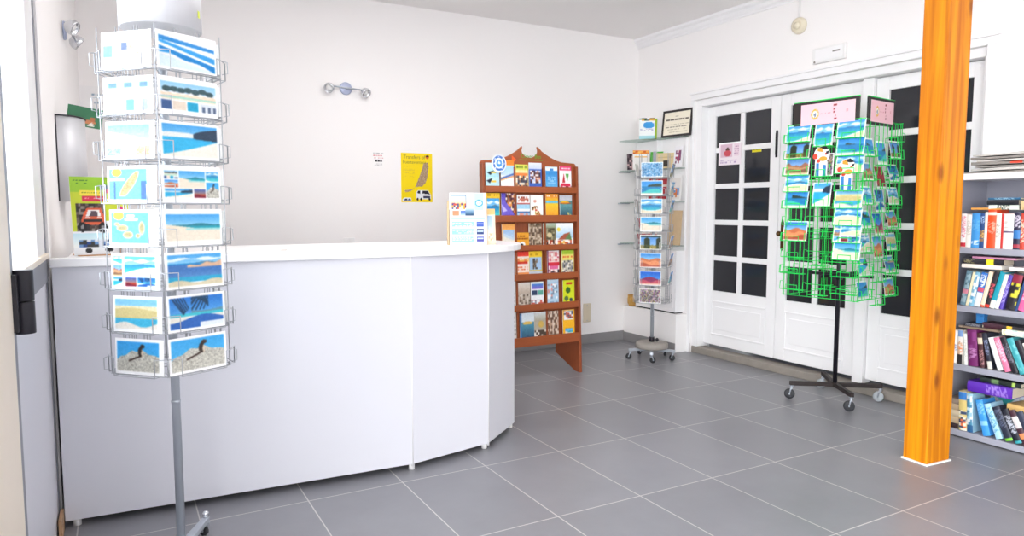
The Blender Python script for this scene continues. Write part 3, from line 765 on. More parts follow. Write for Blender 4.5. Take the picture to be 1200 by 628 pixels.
# ---- green spinner
CG = (4.40, 3.18); RG = R_(7.6)
gr = empty('postcard_spinner', (*CG, 0), (0, 0, RG), 'bright green wire postcard spinner on a black wheeled cross base by the doors', 'postcard rack')
q = MB(); q.cyl((0, 0, .10), (0, 0, 1.98), .0155, 14); q.build('pole', 'black_metal', gr)
# cross base
for (px_, py_, wh) in ((4.163, 3.353, 'rubber'), (4.633, 2.988, 'grey_rubber'), (4.245, 2.939, 'rubber'), (4.62, 3.44, 'grey_rubber')):
    v = Matrix.Rotation(-RG, 2) @ Vector((px_ - CG[0], py_ - CG[1])); L = v.length; d = v.normalized(); s = Vector((-d.y, d.x)) * .013
    lg = MB(); lg.prism([tuple(d * .005 + s), tuple(d * (L + .012) + s), tuple(d * (L + .012) - s), tuple(d * .005 - s)], .098, .128); lo = lg.build('leg', 'rust_black', gr, bevel=.002)
    caster(lo, (v.x, v.y, .099), R_(125 + random.uniform(-25, 25)) - RG, wh, .036)
# frame
FH = .262
f = MB(); zt, zb = 1.93, .75
for (nx_, ny_) in ((-1, 0), (0, -1), (1, 0), (0, 1)):
    n = Vector((nx_, ny_, 0)); t = Vector((-ny_, nx_, 0))
    for xx in (-.27, -.225, -.145, -.085, -.03, .03, .085, .145, .225, .27):
        p = n * FH * .96 + t * xx; f.tube([(p.x, p.y, zb), (p.x, p.y, zt)], .0024, 5)
    for z in (zb, zb + .25, 1.2, 1.55, zt):
        a = n * FH * .96 - t * .275; e = n * FH * .96 + t * .275; f.tube([(a.x, a.y, z), (e.x, e.y, z)], .0024, 5)
    for z in (zb + .06, zb + .3, 1.3, zt):
        p = n * FH * .96; f.tube([(0, 0, z), (p.x, p.y, z)], .003, 5)
f.build('wire_frame', 'wire_green', gr)
hub = MB()
for z in (.86, 1.75): hub.cyl((0, 0, z), (0, 0, z + .05), .024, 14)
hub.box(-.24, -.008, .885, .24, .008, .905); hub.box(-.008, -.24, .885, .008, .24, .905); hub.build('hub', 'black_metal', gr)
def g_pocket(w, lip):
    a = MB(); h = w / 2; r = .0021
    a.tube([(-h, .01, lip), (-h, -.025, lip), (-h, -.03, 0), (h, -.03, 0), (h, -.025, lip), (h, .01, lip)], r, 5)
    a.tube([(-h, .01, 0), (h, .01, 0)], r, 5); a.tube([(-h, -.03, 0), (-h, .01, 0)], r, 5); a.tube([(h, -.03, 0), (h, .01, 0)], r, 5)
    a.tube([(-h * .5, .01, 0), (-h * .5, -.03, 0), (-h * .5, -.028, lip * .6), (h * .5, -.028, lip * .6), (h * .5, -.03, 0), (h * .5, .01, 0)], r, 5)
    return a
SRC = {}
def place_pocket(kind, fang, x, z):
    n = Vector((math.cos(fang), math.sin(fang), 0)); t = Vector((-n.y, n.x, 0)); p = n * FH + t * x
    if kind not in SRC:
        SRC[kind] = g_pocket({'L': .172, 'P': .125, 'S': .13}[kind], {'L': .055, 'P': .075, 'S': .06}[kind]).build('wire_pocket', 'wire_green', gr); o = SRC[kind]
    else:
        o = SRC[kind].copy(); C.objects.link(o); o.parent = gr
    o.location = (p.x, p.y, z); o.rotation_euler = (0, 0, fang + PI / 2)
LZ = [1.81 - .113 * k for k in range(10)]
PZ = [1.77 - .2 * k for k in range(6)]
SZ = [1.69 - .155 * k for k in range(7)]
for z in LZ: place_pocket('L', PI, -.185, z); place_pocket('L', PI, .185, z)
for z in PZ: place_pocket('P', PI, 0, z)
for x in (-.18, 0, .18):
    for z in SZ: place_pocket('S', -PI / 2, x, z - (.05 if x == 0 else 0))
for fa in (0, PI / 2):
    for x in (-.185, .185):
        for z in LZ[::2]: place_pocket('L', fa, x, z)
# header signs
def sign_pic(seed):
    p = Pic(60, 22, '#f6c6cf'); p.ell(.27, .5, .075, .24, '#e9b23a'); p.ell(.27, .5, .05, .16, '#f7f2e6'); p.ell(.27, .47, .022, .12, '#7a8aa8'); p.strokes(.38, .44, .55, .56, '#d9929e', 1, seed); p.strokes(.61, .12, .68, .9, '#9a3a44', 5, seed, .95); p.rect(.85, .5, .87, .6, '#e29aa5')
    return p
for fa, wd in ((PI, .46), (-PI / 2, .36)):
    n = Vector((math.cos(fa), math.sin(fa), 0)); p = n * (FH - .01)
    sg = MB(); sg.box(-wd / 2, 0, 0, wd / 2, .012, .175); so = sg.build('header_board', 'frame_black', gr, (p.x, p.y, 1.90), (0, 0, fa + PI / 2), bevel=.002)
    w2 = wd * (.82 if fa == PI else .84)
    o = card_mb(w2, .14, .002, sign_pic(3)).build('header_sign', 'print', so, (.015 if fa == PI else 0, -.0025, .018)); tag(o, 'pink printed header card with round emblem')
    tp = MB(); tp.tube([(-wd / 2, .006, .178), (wd / 2, .006, .178)], .004, 6); tp.tube([(-wd / 2 + .03, .006, -.17), (-wd / 2 + .03, .006, .178)], .003, 5); tp.tube([(wd / 2 - .03, .006, -.17), (wd / 2 - .03, .006, .178)], .003, 5); tp.build('header_wire', 'wire_green', so)
def put_g(fang, x, z, w, h, pic, label, lean=R_(-4), curve=0.0, off=.008, name='postcard', cat='postcard', t=.002):
    a = fang + RG; n = Vector((math.cos(a), math.sin(a))); tt = Vector((-n.y, n.x)); p = Vector(CG) + n * (FH + off) + tt * x
    return card(name, w, h, pic, (p.x, p.y, z + .0024), a + PI / 2, lean, label, cat, 'postcards on the green spinner', curve=curve, t=t)
G = lambda kd, s: soft(scene_pic(kd, 45, 30, s, .04, .06), 1, 1.15, .05, s)
GP = lambda kd, s: soft(scene_pic(kd, 30, 38, s, .06, .05), 1, 1.15, .05, s)
ordn = ['top', 'second', 'third', 'fourth', 'fifth', 'sixth', 'seventh', 'eighth']
for k, (kd, ds) in enumerate([('beach', 'pale lagoon postcard'), ('arch', 'rock arch and greenery postcard'), ('mountain', 'brown mountain postcard'), ('beach', 'white beach with figures postcard'), ('bay', 'deep blue bay postcard')]):
    put_g(PI, -.185, LZ[k], .178, .115, G(kd, 200 + k), f'{ds}, {ordn[k]} in the column nearest the door lock, green spinner', curve=.012)
put_g(PI, -.185, LZ[6], .178, .135, G('red', 210), 'lone postcard of an orange cliff and harbour low on the green spinner', curve=.012)
for k, kd, ds in [(0, 'beach', 'pale beach with white shallows postcard'), (1, 'bay', 'green island in blue bay postcard'), (2, 'beach', 'blue sea and sandbank postcard behind the gull card'), (4, 'dunes', 'white dune postcard'), (5, 'beach', 'clear sky and sand spit postcard'), (6, 'strip', 'beach postcard with small inset pictures'), (7, 'sand', 'yellow sand and bather postcard, lowest in column')]:
    put_g(PI, .185, LZ[k], .185, .118, G(kd, 220 + k), f'{ds}, green spinner, below the sign end', curve=.012)
for k, kd, ds in [(0, 'beach', 'upright shallow sea postcard'), (2, 'cove', 'upright postcard of white building above blue sea')]:
    put_g(PI, 0, PZ[k], .13, .16, GP(kd, 240 + k), f'{ds}, middle column of the green spinner', curve=.01)
# die-cut gull cards
def gull(x, z, label):
    a = PI + RG; n = Vector((math.cos(a), math.sin(a))); tt = Vector((-n.y, n.x)); p = Vector(CG) + n * (FH + .022) + tt * x
    g = empty('die_cut_card', (p.x, p.y, z + .003), (R_(-3), 0, a + PI / 2), label, 'postcard', 'die-cut bird cards on the green spinner')
    def oval(cx, cz, rx, rz, y0, y1, n=20): 
        m_ = MB(); m_.prism([(cx + rx * math.cos(2 * PI * i / n), cz + rz * math.sin(2 * PI * i / n)) for i in range(n)], y0, y1, 'y'); return m_
    m_ = MB(); m_.prism([(-.04, 0), (.045, 0), (.042, .10), (-.045, .10)], 0, .002, 'y'); m_.build('card_body', 'plastic_white', g)
    m_ = MB(); m_.prism([(-.03, .0), (-.012, .0), (-.016, .09), (-.036, .09)], -.001, 0, 'y'); m_.prism([(.012, .0), (.036, .0), (.034, .075), (.016, .08)], -.001, 0, 'y'); m_.build('blue_print', mat_blue, g)
    m_ = oval(0, .145, .056, .058, -.0012, .0018); m_.build('head', 'plastic_white', g)
    m_ = oval(.012, .118, .028, .016, -.0026, -.0012); m_.prism([(-.03, .17), (.01, .162), (.0, .19), (-.03, .192)], -.0026, -.0012, 'y'); m_.build('beak', mat_orange, g)
    m_ = MB()
    for (cx, cz, r) in ((-.045, .135, .018), (-.02, .105, .013), (.03, .15, .008)):
        m_.prism([(cx + r * math.cos(2 * PI * i / 12), cz + r * math.sin(2 * PI * i / 12)) for i in range(12)], -.0024, -.0012, 'y')
    m_.build('red_patch', mat_red, g)
    m_ = MB(); m_.prism([(-.02, .195), (.02, .205), (.05, .18), (.02, .178), (-.01, .184)], -.0024, -.0002, 'y'); m_.prism([(.03, .165), (.05, .17), (.045, .15), (.032, .15)], -.0028, -.0012, 'y'); m_.build('dark_print', 'black_metal', g)
mat('ink_blue', '#2f7fc4', .4, noise=.05); mat('ink_orange', '#f0a02c', .4, noise=.05); mat('ink_red', '#e2452e', .4, noise=.05)
mat_blue, mat_orange, mat_red = 'ink_blue', 'ink_orange', 'ink_red'
gull(0.0, PZ[1] - .005, 'bird-shaped die-cut card in the middle column of the green spinner')
gull(.175, LZ[3] + .0, 'bird-shaped die-cut card hanging lower, in the column under the sign end')
put_g(PI, .012, PZ[1] + .0, .13, .15, GP('crowd', 250), 'grey picture postcard half hidden behind the upper bird-shaped card', curve=.0)
rset = {-.18: [('bay', 0), ('mountain', 1), ('beach', 2), ('bay', 3), ('beach', 4), ('cove', 5), ('bay', 6)], 0: [('bay', 0), ('red_flower', 1), ('palm', 2), ('purple', 3), ('red', 4)], .18: [('arch', 0), ('palm', 1), ('beach', 2), ('red', 3), ('dunes', 4), ('double', 5), ('red', 6)]}
nmx = {-.18: 'inner column', 0: 'middle column', .18: 'outer column'}
dsc = {'bay': 'deep blue bay', 'mountain': 'hazy mountain', 'beach': 'blue beach', 'cove': 'turquoise cove', 'red_flower': 'dark red flower', 'palm': 'palm shore', 'purple': 'violet hills', 'red': 'orange cliff', 'arch': 'dark rock arch', 'dunes': 'sandy dune', 'double': 'two-picture harbour'}
for x, l in rset.items():
    for kd, k in l:
        up = x == 0
        put_g(-PI / 2, x, SZ[k] - (.05 if up else 0), .12 if up else .135, .16 if up else .12, scene_pic(kd, 16, 18, 260 + k + int(x * 100), .06, .06), f'{dsc[kd]} postcard, {ordn[k]}, {nmx[x]}, post-side face, green spinner', curve=.02 if k % 2 else .01, lean=R_(-6))

# ================================================================== LEAFLET RACK
LR = empty('leaflet_rack', (2.886, 4.95, 0), (0, 0, 0), 'tall mahogany leaflet rack with scrolled top standing against the back wall', 'leaflet rack')
LX = .4415
def ry(z): return (4.775 + (z - .26) * .065 / 1.44) - 4.95      # front plane of the rack, leaning back
TILT = -math.atan(.065 / 1.44)
# side panels (deep at the foot, slim at the top)
for s in (-1, 1):
    b = MB(); x0 = s * LX; x1 = s * (LX - .022)
    b.prism([(ry(0) - .005, 0), (ry(0) + .065, 0), (.165, .10), (.19, .10), (.175, .30), (.02, .52), (ry(.8) + .058, .8), (ry(1.7) + .052, 1.70), (ry(1.7), 1.70)], min(x0, x1), max(x0, x1), 'x'); b.build('side_panel', 'mahogany', LR, bevel=.003)
b = MB(); b.prism([(ry(.26) + .042, .26), (ry(.26) + .054, .26), (ry(1.70) + .049, 1.70), (ry(1.70) + .037, 1.70)], -LX + .022, LX - .022, 'x'); b.build('back_board', 'mahogany', LR)
# crown with scrolled pediment
half = [(LX, 1.60), (LX, 1.71), (LX - .015, 1.725), (.30, 1.732), (.25, 1.745), (.20, 1.765), (.15, 1.79), (.11, 1.815), (.082, 1.842), (.068, 1.848)]
notch = [(.075 * math.cos(t), 1.815 + .055 * math.sin(t)) for t in np.linspace(R_(20), R_(-90), 9)]
pts = half + notch; pts = pts + [(-x, z) for x, z in reversed(pts)]
b = MB(); b.prism(pts, ry(1.75) + .030, ry(1.75) + .050, 'y'); b.build('crown', 'mahogany_rail', LR, bevel=.004)
rails = [(.262, .336), (.546, .597), (.789, .839), (1.023, 1.067), (1.25, 1.304), (1.481, 1.531)]
for (z0, z1) in rails:
    b = MB(); b.prism([(ry(z0) - .004, z0), (ry(z0) + .043, z0), (ry(z0) + .043, z0 + .012), (ry(z0) + .012, z0 + .014), (ry(z1) + .010, z1), (ry(z1) - .004, z1)], -LX + .022, LX - .022, 'x'); b.build('shelf_lip', 'mahogany_rail', LR, bevel=.002)
ztops = [.546, .789, 1.023, 1.25, 1.481, 1.68]
for i, (z0, z1) in enumerate(rails):
    for x in (-.152, .118):
        b = MB(); b.box(x - .008, 0, 0, x + .008, .03, ztops[i] - z1 + .002)
        b.build('divider', 'mahogany', LR, (0, ry(z1) + .010, z1 - .001), (TILT, 0, 0))
text_mesh('header_lettering', 'Clever Bus', .042, 'green_text', LR, (.01, ry(1.75) + .0288, 1.768), (PI / 2, 0, 0), sx=1.0)
b = MB(); b.box(-.10, -.002, 1.738, .12, 0, 1.742); b.build('header_underline', 'green_text', LR, (0, ry(1.75) + .03, 0))
b = MB(); b.prism([(-.165, 1.705), (-.125, 1.74), (-.165, 1.77)], -.002, 0, 'y'); b.prism([(-.09, 1.69), (.02, 1.705), (-.03, 1.69)], -.002, 0, 'y'); b.build('header_arrow', 'orange_flag', LR, (0, ry(1.75) + .03, 0))

def leaflet(row, x, w, h, ops, label, dz=0, dy=0.0):
    """row 0 = top"""
    z1 = rails[5 - row][0] + (.016 if row < 5 else .032)
    if row > 0: h = (rails[6 - row][0] - z1 - .006) * min(1.0, h / .2)
    p = Pic(39, 60, ops[0])
    for i, op in enumerate(ops[1:]):
        k = op[0]
        if k == 'r': p.rect(*op[1:])
        elif k == 'g': p.grad(*op[1:])
        elif k == 'e': p.ell(*op[1:])
        elif k == 'p': p.poly(op[1], op[2])
        elif k == 'm': p.mosaic(*op[1:6], op[6], op[7], row * 31 + i)
        elif k == 's': p.strokes(*op[1:6], op[6], row * 17 + i)
        elif k == 'b': p.scene(op[1], *op[2:6], row + i)
    y = 4.95 + ry(z1) + .016 + dy
    soft(p, 1, 1.1, .05, row)
    return card('leaflet', w, h, p, (x, y, z1 + dz), 0, TILT, label, 'leaflet', 'leaflets in the mahogany rack', t=.006)
cx = [2.54, 2.672, 2.80, 2.925, 3.078, 3.212]
skyc = ['#f4b06a', '#e88a3a', '#8a5a3a', '#f2e4d0', '#5a4a48']
leaflet(0, cx[0], .118, .21, ['#bfe2ea', ('g', 0, .5, 1, 1, '#dcecf2', '#a8d8e6'), ('p', [(.05, .35), (.5, .45), (.3, .25)], '#2a3340'), ('p', [(.1, .65), (.6, .72), (.35, .55)], '#2a3340'), ('r', .4, .3, .75, .36, '#e8c23a'), ('r', .4, .62, .75, .68, '#e8c23a')], 'pale blue bird leaflet at the far end of the top row, mahogany rack')
leaflet(0, cx[1], .118, .235, ['#f2f0ee', ('r', 0, .82, 1, 1, '#ef8a30'), ('g', 0, .5, 1, .8, '#a8d4f0', '#c9dcec'), ('p', [(0, .42), (1, .58), (1, .52), (0, .36)], '#4a70b8'), ('p', [(0, .36), (1, .5), (1, .46), (0, .32)], '#e8a05a')], 'orange-topped leaflet with blue swoosh in the top row, mahogany rack')
leaflet(0, cx[2], .116, .205, ['#e8dca0', ('r', 0, .8, 1, 1, '#d8d860'), ('s', .1, .83, .9, .96, '#6a8a2a', 1), ('r', .05, .58, .95, .68, '#e88a4a'), ('m', .05, .05, .95, .58, ['#f0e8d8', '#8a6a5a', '#4a4a5a', '#d8a070'], 7, 6)], 'lime and cream leaflet with crowded photo in the top row, mahogany rack')
leaflet(0, cx[3], .118, .222, ['#4a6ec0', ('g', 0, .78, 1, 1, '#e4e8f2', '#c8d2ea'), ('m', .1, .28, .9, .72, ['#e8e2dc', '#7a4a4a', '#e8a070', '#4a3a4a', '#c8d0e8'], 6, 7), ('s', .2, .1, .8, .16, '#dfe6f6', 1)], 'tall lavender and blue leaflet with photo in the top row, mahogany rack')
leaflet(0, cx[4], .112, .195, ['#5aa6dc', ('r', 0, .85, 1, 1, '#dff0fa'), ('m', .05, .84, .95, .92, ['#4a90d0', '#ffffff'], 6, 1), ('g', 0, 0, 1, .8, '#3f92d4', '#7cc0ea'), ('s', .2, .3, .8, .6, '#a8d4f0', 4)], 'plain sky blue leaflet in the top row, mahogany rack')
leaflet(0, cx[5], .112, .205, ['#f6f0f0', ('r', 0, .82, 1, 1, '#e4487a'), ('s', .12, .86, .88, .95, '#ffffff', 1), ('p', [(.22, .35), (.35, .72), (.46, .35)], '#c02a3a'), ('p', [(.5, .7), (.66, .4), (.8, .7)], '#58a84a'), ('r', .1, .2, .9, .3, '#d83a5a'), ('m', 0, .04, 1, .2, ['#f6f0f0', '#8a2a3a', '#d84a6a'], 8, 2)], 'pink and white leaflet at the door end of the top row, mahogany rack')
leaflet(1, cx[0], .118, .222, ['#f2c030', ('r', 0, .86, 1, 1, '#f6cc3a'), ('s', .1, .88, .8, .97, '#b0801a', 1), ('b', 'beach', .05, .1, .95, .8)], 'yellow-topped leaflet behind the counter sign, second row of mahogany rack')
leaflet(1, cx[1] + .005, .128, .21, ['#6a58c0', ('m', .3, .2, 1, 1, ['#3a2a2a', '#e8a050', '#8a4a3a', '#f0e0c8', '#6a3a5a'], 8, 10), ('p', [(0, .9), (.55, .5), (.9, .2), (0, .2)], '#7a68d0'), ('p', [(0, .6), (.4, .35), (.1, .3)], '#c8c0f0')], 'violet leaflet with dark festive photo, second row of mahogany rack')
leaflet(1, cx[2] + .01, .116, .19, ['#f2f2f2', ('m', .1, .72, .9, .92, ['#f2f2f2', '#8a4a3a', '#c87a6a'], 8, 3), ('r', 0, .45, 1, .62, '#a8d4ea'), ('r', 0, .28, 1, .34, '#4a7ab0'), ('m', 0, .1, 1, .28, ['#e8f0f6', '#a8c8e0', '#e0a090'], 6, 2), ('r', 0, .62, 1, .68, '#c8605a')], 'white leaflet with blue bands, second row of mahogany rack')
leaflet(1, cx[3] + .008, .116, .19, ['#f6f6f2', ('e', .35, .75, .12, .06, '#d8a090'), ('m', .1, .4, .6, .55, ['#f6f6f2', '#5a4a3a', '#e0a060'], 6, 3), ('m', .35, .15, .85, .42, ['#f6f6f2', '#7a9a4a', '#d0604a', '#e8c070'], 6, 5)], 'white leaflet with small sketches, second row of mahogany rack')
leaflet(1, cx[4] - .002, .118, .2, ['#f0b83a', ('r', 0, .85, 1, 1, '#f0a040'), ('s', .1, .88, .9, .96, '#ffffff', 1), ('r', 0, .64, 1, .72, '#6ac0e0'), ('g', 0, .15, 1, .64, '#f6cc3a', '#f0a83a'), ('r', 0, 0, 1, .12, '#e8e8e0')], 'yellow and orange leaflet, second row of mahogany rack')
leaflet(1, cx[5], .118, .19, ['#5a8a8a', ('r', 0, .78, 1, 1, '#c8c8d0'), ('e', .4, .7, .38, .06, '#f0c030'), ('r', 0, .66, .9, .69, '#c04a2a'), ('g', 0, .1, 1, .62, '#6aa0a0', '#3a5a70'), ('m', .6, .1, .9, .3, ['#5a8a8a', '#d8c880'], 4, 3)], 'sea green leaflet with yellow boat at the door end of the second row, mahogany rack')
leaflet(2, cx[1] - .0, .12, .19, ['#f4c898', ('r', 0, .8, 1, 1, '#f4b060'), ('b', 'shore', .08, .1, .9, .78)], 'peach-bordered leaflet beside the counter sign, third row of mahogany rack')
leaflet(2, cx[2] - .005, .118, .125, ['#e8a83a', ('s', .1, .55, .9, .85, '#a05a10', 2), ('e', .5, .25, .2, .2, '#f2f2f2'), ('e', .45, .22, .1, .1, '#2a2a2a'), ('m', 0, 0, .3, .3, ['#e8a83a', '#c8501a'], 3, 3)], 'short amber leaflet with black and white picture, third row of mahogany rack')
leaflet(2, cx[3] - .012, .118, .195, ['#a08a76', ('m', 0, 0, 1, 1, ['#8a7460', '#b8a48e', '#6a5646', '#d0c0ac'], 9, 14)], 'brown stone-textured leaflet, third row of mahogany rack')
leaflet(2, cx[4] - .03, .118, .195, ['#8a8468', ('g', 0, .75, 1, 1, '#c8d8c8', '#8a9070'), ('m', 0, 0, 1, .32, ['#f0dcc8', '#b05038', '#4a2a22', '#e8e0d8'], 8, 4), ('m', .1, .35, .9, .8, ['#7a7458', '#a8a080', '#5a5440'], 6, 6), ('e', .5, .52, .2, .1, '#d8c8a0')], 'olive leaflet with a crowd at its foot, third row of mahogany rack')
leaflet(2, cx[5] - .018, .165, .195, ['#f2f4f6', ('g', 0, .4, 1, .95, '#ffffff', '#a8cce8'), ('e', .15, .74, .1, .08, '#f2d84a'), ('p', [(.08, .32), (.45, .55), (.8, .62), (.9, .32)], '#b0604a'), ('p', [(.5, .35), (.8, .6), (.92, .3)], '#6a8a5a'), ('m', .1, .02, .9, .3, ['#f2f0ea', '#3a3a6a', '#d0603a', '#f0c060'], 8, 4)], 'wide white leaflet with volcano drawing, third row of mahogany rack')
leaflet(3, cx[2] - .014, .125, .222, ['#f4e4dc', ('r', 0, .82, 1, 1, '#e84a3a'), ('r', .1, .55, .9, .62, '#d8402a'), ('m', 0, .62, 1, .75, ['#f4e4dc', '#e88a5a', '#f2c060'], 6, 2), ('r', 0, .05, 1, .22, '#f0a060'), ('s', .1, .3, .9, .45, '#e87a4a', 2)], 'red and white leaflet beside the counter end, fourth row of mahogany rack')
leaflet(3, cx[3] - .015, .122, .2, ['#f2cc3a', ('r', .0, 0, 1, .26, '#c8d0da'), ('r', .05, .3, .95, .78, '#a8c4e4'), ('m', .3, .32, .65, .72, ['#8a7a6a', '#a8c4e4', '#5a5048'], 4, 5), ('s', .1, .83, .9, .93, '#c89a1a', 1)], 'yellow leaflet with blue photo, fourth row of mahogany rack')
leaflet(3, cx[4] - .0, .112, .2, ['#f0e6e4', ('r', 0, .42, 1, .55, '#d8384a'), ('r', .2, .3, .9, .42, '#e070a0'), ('m', 0, .6, 1, .95, ['#f0e6e4', '#d86a7a', '#e8c0b8'], 6, 6), ('m', 0, .0, 1, .28, ['#f0e6e4', '#4a3a4a', '#d8a8a0'], 7, 4), ('r', 0, 0, .08, 1, '#8a3a6a')], 'crimson-striped white leaflet, fourth row of mahogany rack')
leaflet(3, cx[5] + .008, .118, .2, ['#e8dc7a', ('r', 0, .85, 1, 1, '#a8c840'), ('s', .1, .68, .9, .8, '#e0703a', 1), ('m', .05, .05, .95, .6, ['#e8e4dc', '#5a5a5a', '#8a8a92', '#c8c0b0'], 8, 8)], 'lime-topped leaflet with grey photo at the door end of the fourth row, mahogany rack')
leaflet(4, cx[1] + .025, .05, .2, ['#e6e4e0', ('s', .1, .1, .9, .9, '#a8a8b0', 6)], 'narrow white leaflet peeping past the counter, fifth row of mahogany rack')
leaflet(4, cx[2] - .004, .118, .19, ['#c8bcb0', ('g', 0, .6, 1, 1, '#ece6e0', '#c8b8a8'), ('m', 0, .05, 1, .55, ['#a89a8a', '#c8bcae', '#7a6c60', '#d8d0c4'], 7, 7)], 'faded sepia leaflet, fifth row of mahogany rack')
leaflet(4, cx[3] - .004, .118, .19, ['#f0f2f4', ('g', .1, .72, .95, .92, '#4a90d8', '#9a70d0'), ('r', .1, .5, .5, .68, '#3a4a6a'), ('r', .55, .5, .95, .68, '#6ab0a0'), ('m', 0, .04, 1, .3, ['#f0f2f4', '#d06a5a', '#9a9aa8'], 7, 3)], 'white leaflet with blue picture strip, fifth row of mahogany rack')
leaflet(4, cx[4] - .012, .115, .238, ['#b8d4e8', ('m', .1, .3, .9, .85, ['#b8d4e8', '#b8d4e8', '#8a9ab0', '#e0a0a0', '#f0f4f8'], 6, 8), ('s', .1, .1, .9, .2, '#6a90b8', 2), ('r', 0, .92, 1, 1, '#d0e2f0')], 'tall pale blue leaflet rising above its neighbours, fifth row of mahogany rack')
leaflet(4, cx[5] + .01, .112, .19, ['#d4dc2e', ('r', .3, .82, .8, .9, '#c8402a'), ('e', .45, .6, .2, .12, '#3a6a2a'), ('e', .3, .28, .18, .1, '#5a7a4a'), ('e', .7, .22, .14, .08, '#3a5a5a')], 'acid yellow-green leaflet at the door end of the fifth row, mahogany rack')
leaflet(5, cx[1] + .025, .05, .2, ['#e2ded8', ('s', .1, .1, .9, .9, '#a09a98', 6)], 'narrow white leaflet peeping past the counter, bottom row of mahogany rack')
leaflet(5, cx[2] + .02, .13, .19, ['#5a94a8', ('r', 0, .7, 1, 1, '#dfe8ee'), ('e', .55, .65, .35, .06, '#e8c060'), ('g', 0, .05, 1, .6, '#5a9ab0', '#3a5a78'), ('r', 0, 0, .12, 1, '#4a86c0')], 'blue lagoon leaflet, bottom row of mahogany rack')
leaflet(5, cx[3] + .025, .125, .19, ['#b8b0a0', ('g', 0, .75, 1, 1, '#e0e4e8', '#b8b8a8'), ('e', .5, .58, .2, .12, '#d0b060'), ('m', 0, 0, 1, .38, ['#d8c8b8', '#5a4a40', '#a8604a', '#e8e4dc'], 8, 5)], 'leaflet with a stone monument, bottom row of mahogany rack')
leaflet(5, cx[4] - .02, .118, .19, ['#9a7e6c', ('m', 0, 0, 1, 1, ['#8a6c5a', '#b89a84', '#705648', '#d8c8b8'], 10, 10)], 'brown mosaic leaflet, bottom row of mahogany rack')
leaflet(5, cx[5] + .005, .115, .19, ['#f2b82e', ('r', .1, .65, .9, .98, '#e4e6ea'), ('m', .1, .7, .9, .95, ['#e4e6ea', '#6a6a7a', '#c86a5a'], 5, 4), ('b', 'sand', .2, .08, .85, .34)], 'golden yellow leaflet with white top at the door end of the bottom row, mahogany rack')
# round sticker card propped on the top row
p = Pic(30, 30, '#eef3fa'); p.ell(.5, .5, .5, .5, '#eef3fa'); p.ell(.5, .5, .42, .42, '#3f74c4'); p.ell(.5, .5, .30, .30, '#e8f0fa'); p.ell(.5, .5, .20, .20, '#4a94dc'); p.ell(.5, .52, .08, .08, '#dfeefa')
for a in range(0, 360, 45): p.ell(.5 + .36 * math.cos(R_(a)), .5 + .36 * math.sin(R_(a)), .04, .04, '#dfe8f6')
mb = MB(); n = 32; vv = []; cc = []
for rr in range(0, 13):
    for j in range(n):
        a = 2 * PI * j / n; q = rr / 12 * .5; ix = min(30, int((.5 + q * math.cos(a)) * 30)); iy = min(30, int((.5 + q * math.sin(a)) * 30))
        vv.append((q * .13 * math.cos(a), 0, q * .14 * math.sin(a))); cc.append(lin(p.a[iy, ix]))
fs = [(r * n + j, r * n + (j + 1) % n, (r + 1) * n + (j + 1) % n, (r + 1) * n + j) for r in range(12) for j in range(n)]
mb.add(vv, fs, 0, False, cc)
mb.add([(.065 * math.cos(2 * PI * j / n), .003, .07 * math.sin(2 * PI * j / n)) for j in range(n)], [tuple(range(n))], 0, False, [lin('#eeeeee')] * n)
o = mb.build('round_leaflet', 'print', None, (2.592, 4.95 + ry(1.7) + .004, 1.702), (TILT, 0, 0)); tag(o, 'round white and blue emblem card propped at the corner of the mahogany rack', 'leaflet')

# ================================================================== COUNTER DISPLAYS
# white tour sign with wooden-backed holder near the counter end
sg = empty('leaflet_holder', (1.74, 3.62, ZT), (0, 0, R_(-22)), 'counter display holder with white tour sheet and cardboard back, near the counter end', 'leaflet holder')
p = Pic(60, 80, '#f3f6f8')
p.grad(.05, .70, .46, .95, '#cfe0f4', '#f2d8a0'); p.mosaic(.06, .68, .45, .80, ['#f0c060', '#d86a4a', '#f2e4c8', '#5a6aa0'], 8, 3, 5); p.rect(.05, .95, .46, .96, '#4a4f78'); p.rect(.45, .68, .46, .96, '#4a4f78')
p.rect(.08, .56, .26, .66, '#e0a888'); p.grad(.3, .55, .42, .66, '#4a78c0', '#dfe8f2'); p.grad(.42, .56, .66, .71, '#dfeef6', '#2f5f86')
p.rect(.68, .66, .92, .99, '#c8e4ee'); p.ell(.80, .80, .11, .07, '#6fb8cc'); p.ell(.80, .80, .08, .045, '#e4f2f6'); p.strokes(.74, .78, .86, .82, '#4a98b0', 1, 3)
p.rect(.05, .48, .95, .52, '#bfe0ea')
for k, y in enumerate((.34, .20, .06)):
    p.rect(.06, y, .66, y + .10, '#a9d8e4'); p.strokes(.08, y + .01, .64, y + .09, '#e6f4f8', 3, k); p.rect(.72, y + .0, .92, y + .10, ['#5a7ac8', '#3f5f96', '#6a6ab8'][k]); p.rect(.74, y + .05, .90, y + .07, '#cfdcee')
soft(p, 0, 1.5)
o = card_mb(.21, .297, .004, p).build('tour_sheet', 'print', sg, (0, 0, .002), (R_(-8), 0, 0)); tag(o, 'white tour sheet with small pictures')
b = MB(); b.prism([(.008, 0), (.10, 0), (.085, .23), (.04, .25)], -.118, -.108, 'x'); b.prism([(.008, 0), (.10, 0), (.085, .23), (.04, .25)], .10, .11, 'x'); b.box(-.108, .085, 0, .10, .095, .2); b.box(-.108, .008, 0, .10, .09, .004); b.build('holder', 'cardboard_pale', sg)
p = Pic(24, 34, '#f6dcc0'); p.scene('shore', .1, .1, .85, .8, 3); p.rect(0, .84, 1, 1, '#f4c080')
q = MB(); card_mb(.105, .205, .012, p, mb=q); o = q.build('holder_leaflet', 'print', None, (1.865, 3.632, ZT + .001), (R_(-6), 0, R_(-12)))
